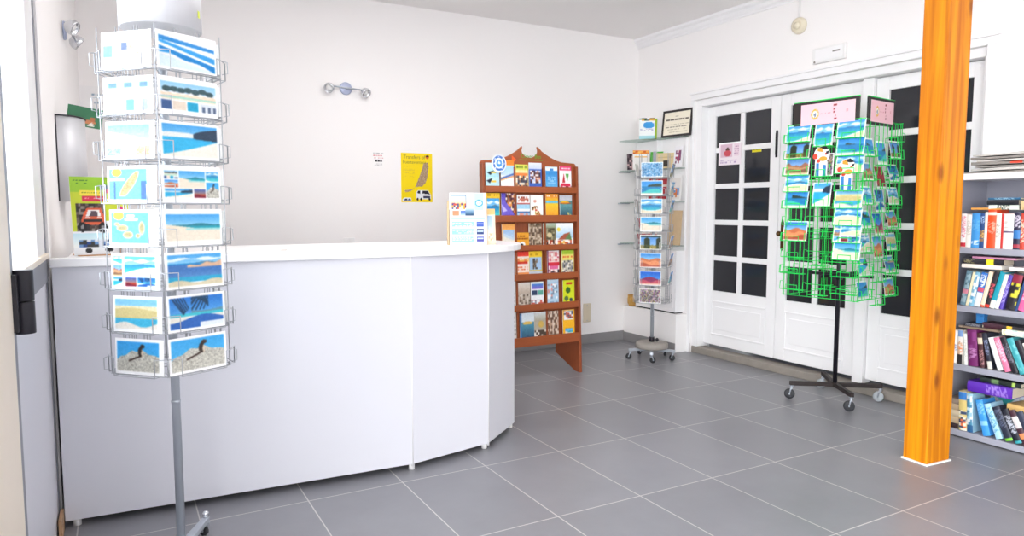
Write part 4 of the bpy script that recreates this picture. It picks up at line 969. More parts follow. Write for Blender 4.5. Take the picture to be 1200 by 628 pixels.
tag(o, 'peach leaflet standing beside the white tour sheet on the counter end', 'leaflet')

# buggy leaflet at the wall end
sg = empty('leaflet_holder', (-.055, 3.60, ZT), (0, 0, R_(12)), 'counter leaflet stand with lime buggy tour leaflet at the window end', 'leaflet holder')
p = Pic(60, 84, '#e9ebee'); p.rect(0, .80, 1, 1, '#9cc83a'); p.rect(0, .44, 1, .80, '#c4cf3a'); p.strokes(.06, .90, .30, .97, '#3f7a3a', 2, 4); p.ell(.62, .87, .14, .05, '#7fae3a'); p.ell(.60, .87, .09, .03, '#5a6a6a')
p.rect(.16, .77, .54, .83, '#f0d94a'); p.strokes(.2, .785, .5, .815, '#6a8a2a', 1, 2); p.rect(.20, .69, .60, .76, '#d43a52'); p.rect(.60, .79, 1, .84, '#d83a4a'); p.strokes(.24, .71, .56, .74, '#f2a0a8', 1, 3); p.rect(.62, .68, .8, .73, '#ecd23a')
p.mosaic(.08, .30, .58, .66, ['#4a3a34', '#2f2c2e', '#6a5a52', '#8a8078'], 12, 10, 4); p.rect(.0, .30, .08, .7, '#c4cf3a'); p.poly([(.14, .40), (.20, .53), (.26, .60), (.50, .60), (.56, .50), (.56, .38)], '#d8603e'); p.poly([(.24, .50), (.28, .575), (.47, .575), (.50, .50)], '#ece8e6'); p.poly([(.30, .50), (.33, .56), (.43, .56), (.45, .50)], '#5a4a52'); p.rect(.20, .42, .50, .455, '#2c2a2c'); p.rect(.22, .465, .30, .485, '#f2f0ea'); p.rect(.42, .465, .50, .485, '#f2f0ea'); p.ell(.17, .36, .075, .065, '#232123'); p.ell(.52, .35, .085, .07, '#232123'); p.ell(.17, .36, .03, .026, '#8a8688'); p.ell(.52, .35, .034, .028, '#8a8688')
p.ell(.86, .52, .11, .10, '#e0387a'); p.ell(.88, .42, .14, .09, '#a03a6a'); p.grad(0, .10, 1, .28, '#bfe0ea', '#f2f2f0'); p.mosaic(.1, .10, .75, .20, ['#2f4a86', '#3a3a3c', '#d8dce4', '#6a90c0'], 10, 3, 8); p.ell(.25, .06, .06, .035, '#2a2a2c'); p.ell(.6, .07, .07, .035, '#2a2a2c')
o = card_mb(.225, .345, .004, p).build('buggy_leaflet', 'print', sg, (0, 0, .002), (R_(-7), 0, 0)); tag(o, 'lime leaflet printed with a red buggy')
b = MB(); b.prism([(-.02, .004), (.11, .004), (.11, .10), (.06, .10), (-.02, .03)], .062, .068, 'x'); b.prism([(-.022, .0), (.11, .0), (.11, .004), (-.022, .004)], -.10, .068, 'x'); b.box(.02, .10, .004, .068, .106, .14); b.build('holder', 'cardboard', sg)
p = Pic(20, 30, '#f4f3f1'); p.strokes(.1, .1, .9, .9, '#b8c0cc', 10, 5)
o = card('leaflet', .19, .25, p, (.115, 3.60, ZT + .001), R_(-62), R_(-8), 'white leaflet seen from its edge beside the lime buggy leaflet', 'leaflet', t=.008)

# ================================================================== BACK WALL ITEMS
def wallcard(name, x0, z0, x1, z1, pic, label, cat, t=.0015, y=YB):
    return card(name, x1 - x0, z1 - z0, pic, ((x0 + x1) / 2, y - t - .0005, z0), 0, 0, label, cat, t=t)
p = Pic(72, 104, '#f6d90c')
p.poly([(.72, .80), (.86, .82), (.88, .72), (.84, .52), (.78, .40), (.66, .32), (.55, .32), (.44, .30), (.50, .40), (.58, .52), (.66, .66)], '#b09678'); p.poly([(.44, .30), (.36, .27), (.10, .24), (.14, .20), (.30, .22), (.38, .27)], '#b09678'); p.speck(.1, .18, .9, .83, .0)
rg = np.random.RandomState(2); msk = (abs(p.a - srgb('#b09678')).sum(-1) < .01); nz = rg.rand(*p.X.shape); p.put(msk & (nz > .7), '#8a6f58'); p.put(msk & (nz < .15), '#cdb496')
for k in range(4): p.strokes(.07, .50 + .07 * k, .42, .54 + .07 * k, '#e2c43a', 2, k, .6)
p.ell(.84, .925, .055, .035, '#c8302a'); p.ell(.84, .945, .055, .018, '#3a2418'); p.rect(.79, .905, .89, .915, '#e8a02a')
p.poly([(.48, .06), (.48, .20), (.52, .245), (.86, .245), (.95, .15), (.95, .06)], '#e9ebf0'); p.poly([(.50, .19), (.54, .235), (.60, .235), (.60, .17)], '#2a2c34'); p.poly([(.66, .18), (.68, .235), (.85, .235), (.92, .16)], '#2a2c34'); p.rect(.70, .08, .93, .125, '#3a3f5a')
for xx in (.52, .63, .90): p.ell(xx, .06, .035, .03, '#23242a')
p.poly([(.04, .02), (.04, .06), (.10, .09), (.30, .09), (.33, .02)], '#dfe4ec'); p.poly([(.08, .03), (.12, .075), (.18, .07), (.2, .03)], '#2f3a5c'); p.poly([(.20, .03), (.23, .075), (.29, .07), (.31, .03)], '#3a5590')
ps = wallcard('poster', 2.137, 1.412, 2.425, 1.832, p, 'yellow transfer poster with island map and white minibus on the back wall', 'poster')
text_mesh('lettering', 'Transfers of', .044, 'grey_text', ps, (-.122, -.0008, .385), (PI / 2, 0, 0), .0003, 'LEFT', .92)
text_mesh('lettering', 'Fuerteventura', .040, 'grey_text', ps, (-.126, -.0008, .342), (PI / 2, 0, 0), .0003, 'LEFT', .92)
p = Pic(30, 38, '#f5f3f2'); p.strokes(.1, .84, .9, .92, '#a9a6a8', 1, 1); p.strokes(.1, .68, .85, .80, '#d98a92', 1, 2, .95); p.strokes(.15, .56, .9, .62, '#d9a0a4', 1, 3); p.rect(.22, .36, .80, .48, '#34323a'); p.rect(.42, .36, .46, .48, '#e8e6e6'); p.rect(.62, .36, .65, .48, '#e8e6e6'); p.strokes(.2, .1, .8, .26, '#c2bfc2', 2, 5)
wallcard('notice', 1.885, 1.70, 1.99, 1.835, p, 'small white notice with red and black print beside the yellow poster', 'notice')
# socket
sk = empty('wall_socket', (1.676, YB, 1.082), label='white double wall socket plate just above the counter', cat='socket')
b = MB(); b.box(-.047, -.008, -.034, .047, -.0005, .034); b.build('plate', 'plastic_white', sk, bevel=.003)
b = MB(); b.box(-.034, -.011, -.022, -.003, -.008, .022); b.box(.003, -.011, -.022, .034, -.008, .022); b.build('rocker', 'plastic_white', sk, bevel=.001)
sk = empty('junction_cover', (4.083, YB, .315), label='beige blank cover plate low on the back wall beside the mahogany rack', cat='cover plate')
b = MB(); b.box(-.045, -.010, -.095, .045, -.0005, .095); b.build('plate', 'beige_plastic', sk, bevel=.004)
b = MB()
for z in (-.075, .075): b.cyl((0, -.012, z), (0, -.008, z), .005, 8)
b.build('screw', 'steel', sk)

def spot_lamp(loc, rz, label, heads):
    g = empty('spot_lamp', loc, (0, 0, rz), label, 'wall lamp')
    mtx = Matrix(((1, 0, 0), (0, 0, 1), (0, -1, 0)))  # z -> -y? (profile axis out of the wall)
    m_ = MB(); m_.lathe([(0, -.0005), (.05, -.0005), (.052, -.004), (.048, -.014), (.0455, -.016), (0, -.016)], (0, 0, 0), 28, 0, Matrix(((1, 0, 0), (0, 0, 1), (0, 1, 0)))); m_.build('back_plate', 'lamp_plate', g)
    m_ = MB(); m_.cyl((0, -.02, 0), (0, -.04, 0), .010, 10); m_.tube([(-.165, -.04, .010), (.165, -.04, -.010)], .0065, 8); m_.build('bar', 'steel', g)
    for (x, dv) in heads:
        z0 = .010 - (x + .165) / .33 * .02; dv = Vector(dv).normalized(); c = Vector((x, -.055, z0 - .02))
        up = Vector((0, 0, 1)); a = dv.cross(up).normalized(); b2 = a.cross(dv); mt = Matrix((a, b2, dv)).transposed()
        m_ = MB(); m_.lathe([(0.0001, -.040), (.018, -.037), (.034, -.022), (.041, 0), (.040, .014), (.036, .020), (.033, .014), (.026, .0), (.0001, -.004)], c, 24, 0, mt); h = m_.build('lamp_head', 'chrome', g)
        m_ = MB(); m_.cyl((x, -.04, z0), c, .006, 8); m_.build('swivel', 'steel', h)
        m_ = MB(); m_.lathe([(0.0001, .012), (.014, .011), (.024, .006), (.026, .0)], c, 16, 0, mt); m_.build('bulb', 'plastic_white', h)
    return g
spot_lamp((1.672, YB, 2.330), 0, 'chrome two-headed spot lamp high on the back wall above the counter', ((-.15, (-.5, -.8, -.5)), (.15, (.4, -.8, -.6))))
spot_lamp((-.218, 4.72, 2.34), R_(90 - 1.55), 'chrome two-headed spot lamp on the side wall above the steel wall light', ((-.15, (-.3, -.9, -.5)), (.15, (.2, -.9, -.7))))

# steel half round wall light on the left wall
wl = empty('wall_light', (-.2335, 4.18, 1.39), (0, 0, R_(-1.55)), label='brushed steel half-round wall light above the counter end', cat='wall light')
m_ = MB(); n = 20; prof = [(.115 * math.sin(PI * k / n) ** .8, -.17 * math.cos(PI * k / n)) for k in range(n + 1)]
inner = [(x * .95, y * .97) for x, y in prof]
v = []; 
for (x, y), (xi, yi) in zip(prof, inner): v += [(x, y, 0), (x, y, .405), (xi, yi, .405), (xi, yi, .004)]
fs = []
for k in range(n):
    a, c_ = 4 * k, 4 * k + 4; fs += [(a, c_, c_ + 1, a + 1), (a + 1, c_ + 1, c_ + 2, a + 2), (a + 2, c_ + 2, c_ + 3, a + 3), (a + 3, c_ + 3, c_, a)]
m_.add(v, fs, 0, True); m_.build('shade', 'brushed', wl)
m_ = MB(); m_.tube([(x + .001, y, .407) for x, y in prof], .004, 6); m_.tube([(.004, -.17, .0), (.004, -.17, .407)], .003, 6); m_.build('rim', 'black_metal', wl)
m_ = MB(); m_.box(.0005, -.16, .01, .006, .16, .39); m_.build('wall_plate', 'steel', wl)
p = Pic(30, 20, '#3f7a58'); p.ell(.55, .28, .26, .12, '#c8845a'); p.ell(.72, .42, .08, .12, '#b8704a'); p.poly([(.6, .1), (.7, .3), (.78, .1)], '#f0eae0')
card('postcard', .155, .10, p, (-.125, 4.20, 1.765), R_(8), R_(-4), 'green postcard of a small animal tucked in the steel wall light', 'postcard', t=.002, roll=R_(8))
# notices behind
for (x0, z0, x1, z1, s, lab) in ((-.19, 1.96, .10, 2.20, 1, 'upper white notice pinned in the corner behind the spinner'), (-.05, 1.84, .30, 1.955, 4, 'lower white strip notice pinned behind the spinner')):
    p = Pic(50, 36, '#f1efef'); p.strokes(.25, .72, .62, .82, '#8fa6b8', 1, s); p.strokes(.3, .5, .75, .58, '#a9b6c4', 1, s + 1); p.strokes(.28, .12, .95, .38, '#5a5a66', 3, s + 2, .6)
    wallcard('notice', x0, z0, x1, z1, p, lab, 'notice')

# ================================================================== RIGHT WALL ITEMS
sn = empty('alarm_sounder', (XR, 3.815, 2.77), label='round cream alarm button on the wall above the doors', cat='alarm')
rx = Matrix(((0, 0, -1), (1, 0, 0), (0, 1, 0)))
m_ = MB(); m_.lathe([(.0001, .0005), (.062, .0005), (.064, .012), (.058, .034), (.03, .040), (.028, .036), (.026, .040), (.024, .052), (.0001, .056)], (0, 0, 0), 28, 0, rx); m_.build('body', 'cream_plastic', sn)
m_ = MB(); m_.cyl((-.010, .004, .055), (-.010, .004, .205), .008, 8); m_.build('conduit', 'plastic_white', sn)
el = empty('emergency_light', (XR, 3.535, 2.505), label='flat white emergency light plate above the inner doors', cat='emergency light')
m_ = MB(); m_.box(-.03, -.14, -.058, -.0005, .14, .058); m_.build('housing', 'plastic_white', el, bevel=.008, seg=3)
m_ = MB(); m_.box(-.034, -.12, -.042, -.03, .11, .042); m_.build('diffuser', 'white_gloss', el, bevel=.002)
m_ = MB(); m_.box(-.0355, -.10, .005, -.034, -.04, .016); m_.cyl((-.034, .115, -.045), (-.031, .115, -.045), .008, 10); m_.build('marking', 'news', el)
# stickers on the left door leaf
p = Pic(40, 30, '#efe3ea'); p.rect(.08, .35, .62, .9, '#d8b8c8'); p.ell(.40, .66, .09, .12, '#4a3a34'); p.ell(.40, .52, .16, .14, '#c84a5a'); p.strokes(.1, .08, .8, .25, '#b49ac0', 2, 3); p.rect(.68, .4, .9, .9, '#e8d0dc'); p.strokes(.7, .45, .88, .85, '#a06a9a', 4, 5); p.rect(0, .94, 1, 1, '#ffffff')
card('notice', .265, .20, p, (XR + .095, 4.60, 1.745), R_(-90), 0, 'pink and white picture notice stuck on the left door leaf', 'notice', t=.003)
p = Pic(24, 10, '#d8cc20'); p.strokes(.1, .25, .9, .75, '#3a3a18', 1, 3)
card('sticker', .10, .05, p, (XR + .1155, 4.315, 1.84), R_(-90), 0, 'small yellow sticker on a door pane beside the pink notice', 'sticker', t=.002)

# corner shelves
cs = empty('corner_shelf', (4.62, 5.37, .36), label='white corner display cabinet with glass shelves beside the doors', cat='shelf')
m_ = MB(); m_.box(-.03, -.33, .012, .079, .26, .60); m_.build('base_cabinet', 'white_gloss', cs, bevel=.004)
m_ = MB(); m_.box(-.025, -.31, 0.0, .079, .24, .012); m_.build('plinth_gap_shade', 'gap_shade', cs)  # solid strip coloured dark as the shade in the gap under the cabinet
m_ = MB(); m_.box(-.036, -.30, .05, -.03, .235, .57); m_.build('door_panel', 'white_gloss', cs, bevel=.003)
m_ = MB(); m_.box(.055, -.34, .60, .079, .385, 1.66); m_.build('back_panel', 'white_gloss', cs)
m_ = MB(); m_.box(.0, -.0, .60, .055, .018, 1.66); m_.build('upright', 'white_gloss', cs)
for z in (.642, 1.055, 1.372, 1.668):
    m_ = MB(); zz = z
    m_.prism([(.079, -.345), (.02, -.35), (-.16, .30), (-.155, .398), (.079, .398)] if z > 1.6 else [(.054, -.34), (-.02, -.34), (-.135, .25), (-.135, .398), (.054, .398)], zz, zz + .008); m_.build('glass_shelf', 'glass_green', cs)
for z in (.642, 1.055, 1.372):
    m_ = MB(); m_.box(-.16, .380, z - .012, -.12, .398, z - .001); m_.tube([(-.155, .389, z - .006), (-.02, .389, z - .006)], .006, 6); m_.build('bracket', 'steel', cs)
def shelf_card(x, y, z, w, h, rz, lean, pic, label, t=.004, cat='leaflet'):
    return card('leaflet', w, h, pic, (x, y, z + .0005), rz, lean, label, cat, 'leaflets on the corner shelves', t=t)
ZS = [.36 + .650, .36 + 1.063, .36 + 1.380, .36 + 1.676]
def blk(base, *ops):
    p = Pic(24, 34, base)
    for op in ops:
        if op[0] == 'r': p.rect(*op[1:])
        if op[0] == 's': p.strokes(*op[1:6], op[6], 3)
        if op[0] == 'e': p.ell(*op[1:])
        if op[0] == 'm': p.mosaic(*op[1:6], op[6], op[7], 3)
        if op[0] == 'g': p.grad(*op[1:])
    return p
shelf_card(4.565, 5.46, ZS[3], .15, .205, R_(-42), R_(-5), blk('#f0f4f4', ('m', 0, .86, 1, 1, ['#f0b030', '#3a6a2a', '#f0f4f4', '#2a2a2a'], 6, 2), ('p'), ('e', .6, .66, .36, .16, '#2f9ae0'), ('s', .05, .38, .9, .5, '#8a8ac0', 2), ('r', 0, 0, 1, .16, '#9fd4dc')), 'white and blue brochure standing on the top glass shelf beside the framed certificate', .008)
shelf_card(4.605, 5.475, ZS[3], .15, .20, R_(-48), R_(-5), blk('#a8cc34'), 'lime green brochure behind the white one on the top glass shelf', .008)
# certificate
ct = empty('framed_certificate', (4.635, 5.135, ZS[3]), (R_(-6), 0, R_(-84)), 'black-framed cream certificate standing on the top glass shelf', 'certificate')
W_, H_ = .36, .255
m_ = MB(); m_.box(-W_ / 2, 0, 0, W_ / 2, .018, .020); m_.box(-W_ / 2, 0, H_ - .020, W_ / 2, .018, H_); m_.box(-W_ / 2, 0, .02, -W_ / 2 + .018, .018, H_ - .02); m_.box(W_ / 2 - .018, 0, .02, W_ / 2, .018, H_ - .02); m_.box(-W_ / 2 + .01, .012, .01, W_ / 2 - .01, .016, H_ - .01); m_.build('frame', 'frame_black', ct, bevel=.002)
p = Pic(60, 42, '#f0e8d4'); p.strokes(.08, .60, .92, .72, '#6a6258', 1, 4, .9); p.strokes(.42, .78, .56, .84, '#8a8278', 1, 2); p.strokes(.06, .44, .94, .48, '#b0a690', 1, 5, .95); p.strokes(.08, .32, .9, .37, '#9a9080', 1, 6); p.strokes(.08, .22, .9, .26, '#b0a690', 1, 7); p.strokes(.08, .10, .9, .14, '#b0a690', 1, 8)
card_mb(W_ - .036, H_ - .04, .003, p).build('certificate_sheet', 'print', ct, (0, .007, .02))
shelf_card(4.53, 5.50, ZS[2], .16, .19, R_(-30), R_(-6), blk('#f2efec', ('r', 0, .8, 1, 1, '#f08a2a'), ('m', 0, .84, 1, .96, ['#f08a2a', '#f6c060', '#c8501a'], 6, 2), ('r', .1, .62, .9, .68, '#f0c060')), 'orange-topped white brochure on the second glass shelf', .01)
shelf_card(4.50, 5.60, ZS[2], .10, .16, R_(-20), R_(-6), blk('#6a5a60', ('m', 0, 0, 1, 1, ['#6a5a60', '#c8a8a8', '#3a3038'], 4, 8)), 'dark magazine behind the orange brochure on the second glass shelf', .01)
shelf_card(4.60, 5.36, ZS[2], .13, .17, R_(-60), R_(-8), blk('#4aa838', ('r', 0, .0, .4, .2, '#6ac05a')), 'green leaflet leaning on the second glass shelf', .006)
shelf_card(4.585, 5.22, ZS[2], .19, .15, R_(-62), R_(-12), blk('#dcc79a', ('r', .4, .1, .7, .5, '#3a342c'), ('r', .1, .7, .9, .74, '#c8b080')), 'tan card with dark picture on the second glass shelf', .006)
shelf_card(4.60, 5.06, ZS[2], .10, .20, R_(-80), R_(-6), blk('#e4e2e6', ('m', .2, .2, .8, .8, ['#e4e2e6', '#a03a5a', '#7a4a6a'], 4, 6)), 'white magazine with magenta print at the door end of the second glass shelf', .006)
shelf_card(4.61, 5.10, ZS[1], .14, .25, R_(-80), R_(-5), blk('#ecebea', ('r', .1, .1, .9, .9, '#e0dcd8'), ('m', .2, .15, .8, .5, ['#e0dcd8', '#d87a3a', '#5a90c8'], 4, 4)), 'pale sheet with orange picture at the door end of the third glass shelf', .004)
shelf_card(4.57, 5.30, ZS[1], .18, .24, R_(-60), R_(-6), blk('#b03038', ('r', 0, .6, 1, .7, '#d8c8c0')), 'dark red brochure on the third glass shelf behind the corner spinner', .008)
for (y, h, lab, mt) in ((5.10, .33, 'tall tan cardboard sheet leaning at the door end of the lowest glass shelf', 'cardboard_pale'),):
    m_ = MB(); m_.box(-.075, 0, 0, .075, .006, h); o = m_.build('cardboard_sheet', mt, None, (4.605, y, ZS[0] + .001), (R_(-5), 0, R_(-80))); tag(o, lab, 'cardboard')
shelf_card(4.55, 5.42, ZS[0], .2, .25, R_(-50), R_(-6), blk('#a83a40', ('r', 0, .4, 1, .6, '#e8e2da'), ('m', 0, .0, 1, .3, ['#a83a40', '#e0c8c0'], 6, 3)), 'red and white brochure on the lowest glass shelf behind the corner spinner', .01)
# straw basket on the plinth
sb = empty('straw_basket', (4.605, 5.695, .362), label='small round straw basket beside the corner cabinet', cat='basket')
m_ = MB(); m_.lathe([(.0001, 0), (.036, 0), (.05, .03), (.052, .07), (.046, .105), (.043, .105), (.047, .07), (.045, .03), (.033, .006), (.0001, .006)], n=24); m_.build('bowl', 'straw', sb)
m_ = MB(); m_.tube([(.045 * math.cos(t), .045 * math.sin(t), .106) for t in np.linspace(0, 2 * PI, 20)[:-1]], .006, 6, closed=True); m_.build('rim', 'straw', sb)

# ================================================================== BOOKCASE
BX, BD, BL, BR = 4.315, .364, 2.40, 1.35
bc = empty('bookcase', (BX + BD / 2, (BL + BR) / 2, 0), label='grey open bookcase with white top board against the right wall', cat='bookcase')
hx, hy = BD / 2, (BL - BR) / 2
m_ = MB(); m_.box(-hx, -hy - .01, 1.52, hx, hy + .01, 1.556); m_.build('top_board', 'white_laminate', bc, bevel=.002)
for s in (-1, 1):
    m_ = MB(); y0 = s * hy; y1 = s * (hy - .02); m_.box(-hx, min(y0, y1), 0, hx, max(y0, y1), 1.52); m_.build('side_panel', 'shelf_grey', bc, bevel=.0015)
m_ = MB(); m_.box(hx - .008, -hy + .02, .0, hx - .001, hy - .02, 1.52); m_.build('back_panel', 'shelf_grey', bc)
SH = [.008, .401, .752, 1.093]
for z in SH:
    m_ = MB(); m_.box(-hx, -hy + .02, z, hx - .008, hy - .02, z + .036); m_.build('shelf', 'shelf_grey', bc, bevel=.0015)
STOP = [z + .036 for z in SH]

def book(h, d, t, col, ops=(), pages='pages', lean=0.0):
    """spine towards -y, thickness on x, stands on z=0; lean>0 tips its top to +x about its lower corner"""
    g = empty('book')
    x0 = -t if lean > 0 else 0.0
    nx, ny = 6, 40; p = Pic(nx, ny, col)
    for i, op in enumerate(ops):
        if op[0] == 'r': p.rect(0, op[1], 1, op[2], op[3])
        elif op[0] == 's':
            rg_ = np.random.RandomState(i + int(h * 1000)); mk = (rg_.rand(ny + 1, nx + 1) < .5) & p.box(.15, op[1], .85, op[2]); p.put(mk, op[3])
        elif op[0] == 'm': p.mosaic(0, op[1], 1, op[2], op[3], 3, op[4], i + int(t * 1e4))
    lc = np.where(p.a <= .04045, p.a / 12.92, ((p.a + .055) / 1.055) ** 2.4).reshape(-1, 3).tolist()
    m_ = MB(); k = nx + 1; bul = .12 * t
    v = [(x0 + t * X, -bul * math.sin(PI * X), h * Y) for X, Y in zip(p.X.ravel(), p.Y.ravel())]
    m_.add(v, [(j * k + i, j * k + i + 1, (j + 1) * k + i + 1, (j + 1) * k + i) for j in range(ny) for i in range(nx)], 0, True, lc)
    cv = lin(col)
    for xa, xb in ((x0, x0 + .002), (x0 + t - .002, x0 + t)):
        n0 = len(m_.v); m_.box(xa, 0, 0, xb, d, h); 
        for q in range(8): m_.c[n0 + q] = cv
    n0 = len(m_.v); m_.box(x0 + .002, 0, 0, x0 + t - .002, .0015, h)
    for q in range(8): m_.c[n0 + q] = cv
    m_.build('cover', 'print', g)
    m_ = MB(); m_.box(x0 + .002, .002, .003, x0 + t - .002, d - .004, h - .003); m_.build('page_block', pages, g)
    return g
RZB = -PI / 2
BOOK_N = 0
def stand(sh, y, t, h, col, ops, label, lean=0.0, d=.13, dx=.012, pages='pages', group=None):
    """y: position of the pivot corner on the shelf"""
    g = book(h, d, t, col, ops, pages, lean)
    tag(g, label, 'book', group or GRP[sh]); g.location = (BX + dx, y, STOP[sh] + .0005); g.rotation_euler = (0, R_(lean), RZB)
    return g
def flat(y, z, t, h, col, ops, label, group, d=.14, dx=.03, pages='pages', yaw=0.0, sh=None):
    g = book(h, d, t, col, ops, pages, 0.0)
    tag(g, label, 'book', group); g.location = (BX + dx, y, z + t); g.rotation_euler = (0, PI / 2, RZB + yaw)
    return g
GRP = ['books on the lowest shelf', 'books on the third shelf', 'books on the second shelf', 'books on the upper shelf']
# upper shelf, upright
y = 2.335
for (t, h, col, ops, lab) in ((.028, .195, '#efe6e4', [('s', .3, .95, '#d88a98'), ('r', .02, .14, '#c02838')], 'white and pink book with red foot behind the post, upper shelf'),
    (.028, .19, '#e9e3da', [('s', .4, .8, '#c8beb2')], 'cream paperback third of the way along, upper shelf'),
    (.045, .198, '#3f92d4', [('s', .1, .2, '#cfe4f4'), ('s', .5, .8, '#5aa6e0')], 'broad sky blue book, upper shelf'),
    (.024, .198, '#24467c', [('m', .2, .5, ['#c8a060', '#24467c', '#8a6a4a'], 6), ('s', .7, .9, '#9ab4d8')], 'dark blue book with gold picture, upper shelf'),
    (.014, .205, '#efe8dc', [], 'thin cream book between dark blue and orange books, upper shelf'),
    (.044, .218, '#ee4f22', [('r', .86, .93, '#f6d8c8'), ('s', .4, .7, '#f2a088')], 'tall orange-red book, upper shelf'),
    (.026, .20, '#ece4d6', [('s', .3, .7, '#b8b0a4')], 'cream book right after the orange-red one, upper shelf'),
    (.012, .198, '#c0322e', [], 'thin red book between two pale ones, upper shelf'),
    (.050, .196, '#eceae6', [('r', .46, .52, '#5a4a6a'), ('s', .6, .8, '#cfcac4')], 'wide white book with a small emblem, upper shelf'),
    (.034, .205, '#2c2a44', [('r', .3, .5, '#3a78b8'), ('s', .6, .9, '#c0b8c8'), ('r', .05, .14, '#a83a4a')], 'navy book with blue band, upper shelf'),
    (.026, .2, '#c8483a', [('s', .2, .8, '#f0c8b0')], 'brick red book at the picture edge, upper shelf'),
    (.030, .2, '#3a5a4a', [('s', .2, .8, '#c8d0b0')], 'green book beyond the brick red one, upper shelf')):
    stand(3, y, t, h, col, ops, lab); y -= t + .0008
# laid on top of the upper shelf books
flat(2.295, STOP[3] + .2185, .012, .16, '#d89a4a', [], 'thin tan book lying on the upright books behind the post, upper shelf', GRP[3], d=.12, dx=.03)
zz = STOP[3] + .219
for (y0, t, h, col, ops, lab, yaw) in ((2.20, .026, .155, '#dfe6da', [('r', .3, .7, '#3a5a4a'), ('s', .35, .65, '#e8e4dc')], 'pale green book lowest of the lying stack, upper shelf', .03),
    (2.21, .028, .165, '#23262c', [], 'black book in the middle of the lying stack, upper shelf', -.04), (2.205, .012, .17, '#2f6284', [('s', .2, .8, '#8ab0c8')], 'thin blue book topmost of the lying stack, upper shelf', -.06)):
    flat(y0, zz, t, h, col, ops, lab, GRP[3], yaw=yaw); zz += t + .0008
flat(2.03, STOP[3] + .2185, .048, .19, '#d8b88a', [], 'thick tan book lying near the picture edge, upper shelf', GRP[3], dx=.02, pages='cardboard_pale')
zz = STOP[3] + .2185 + .049
for (t, col, lab) in ((.022, '#e6e8ec', 'white book lying on the thick tan book, upper shelf'), (.024, '#2f6ec0', 'blue book lying second on the thick tan book, upper shelf'), (.022, '#eef0f2', 'white book topmost on the thick tan book, upper shelf')):
    flat(2.005, zz, t, .17, col, [('s', .3, .7, '#a8b4c4')], lab, GRP[3], dx=.03); zz += t + .0008

# second shelf, leaning towards the near end
y = 2.32; PREV = 0
for (t, h, col, ops, lab, ln) in ((.030, .205, '#5f7f8c', [('m', .1, .9, ['#5f7f8c', '#8aa4ae', '#46626e'], 10), ('r', .35, .45, '#c87a8a')], 'grey blue book nearest the post, second shelf', 8),
    (.014, .2, '#e6dcb8', [], 'thin cream book beside the grey blue one, second shelf', 9),
    (.028, .2, '#7fb4cc', [('m', .1, .9, ['#7fb4cc', '#e8eef0', '#4a90b8'], 8)], 'pale blue and white book, second shelf', 9),
    (.032, .2, '#2f6fc0', [('r', .0, .4, '#dfe6ea'), ('r', .45, .55, '#c8506a'), ('s', .6, .95, '#dfe8f2')], 'blue over white book with red stripe, second shelf', 10),
    (.022, .21, '#f0d8bc', [('r', 0, .06, '#d8644a')], 'peach cream book, second shelf', 11),
    (.024, .212, '#2b2a30', [('s', .3, .7, '#c8505a'), ('r', .02, .08, '#d83a2a')], 'black book with red lettering, second shelf', 12),
    (.026, .215, '#1f95a8', [('r', .0, .22, '#efe8e0')], 'teal book with cream foot, second shelf', 13),
    (.020, .2, '#ece6dc', [('s', .3, .7, '#cfc6b8')], 'off-white book between teal and violet ones, second shelf', 13),
    (.020, .2, '#5a48a8', [('s', .2, .8, '#a89ad8')], 'violet book, second shelf', 13),
    (.048, .215, '#26242a', [('m', .15, .85, ['#26242a', '#d8cc3a', '#26242a'], 7), ('r', .72, .95, '#8a2a40')], 'broad black book with yellow print, second shelf', 10),
    (.012, .2, '#2f4a7a', [], 'thin dark blue book right of the broad black one, second shelf', 12),
    (.038, .2, '#e0679a', [('s', .3, .9, '#f2b0cc')], 'bright pink book, second shelf', 13),
    (.026, .215, '#2c3a80', [('s', .2, .9, '#b0b8e0')], 'navy blue book beside the pink one, second shelf', 15),
    (.030, .19, '#2f9a5a', [('s', .3, .7, '#a8dcc0')], 'green book at the picture edge, second shelf', 15),
    (.030, .2, '#7a5a3a', [], 'brown book beyond the green one, second shelf', 15)):
    y -= max(0.0, .205 * (math.tan(R_(PREV)) - math.tan(R_(ln)))); PREV = ln
    stand(2, y - t / math.cos(R_(ln)), t, h, col, ops, lab, ln); y -= (t + .0012) / math.cos(R_(ln))
zz = STOP[2] + .222
flat(2.325, zz, .022, .215, '#efe6da', [], 'cream book lying lowest on the leaning row, second shelf', GRP[2], d=.13, dx=.02, pages='pages_white')
flat(2.075, zz, .018, .2, '#f0eeea', [], 'white book lying near the picture edge, second shelf', GRP[2], d=.13, dx=.03, pages='pages_white')
flat(2.325, zz + .0235, .032, .215, '#27252c', [('r', .58, .76, '#e8d82e'), ('s', .05, .3, '#8a8260')], 'black book with yellow label lying on top, second shelf', GRP[2], d=.13, dx=.03, yaw=.05)
flat(2.275, zz + .057, .011, .235, '#c98aa8', [], 'thin mauve book topmost on the second shelf', GRP[2], d=.13, dx=.03, yaw=-.02)

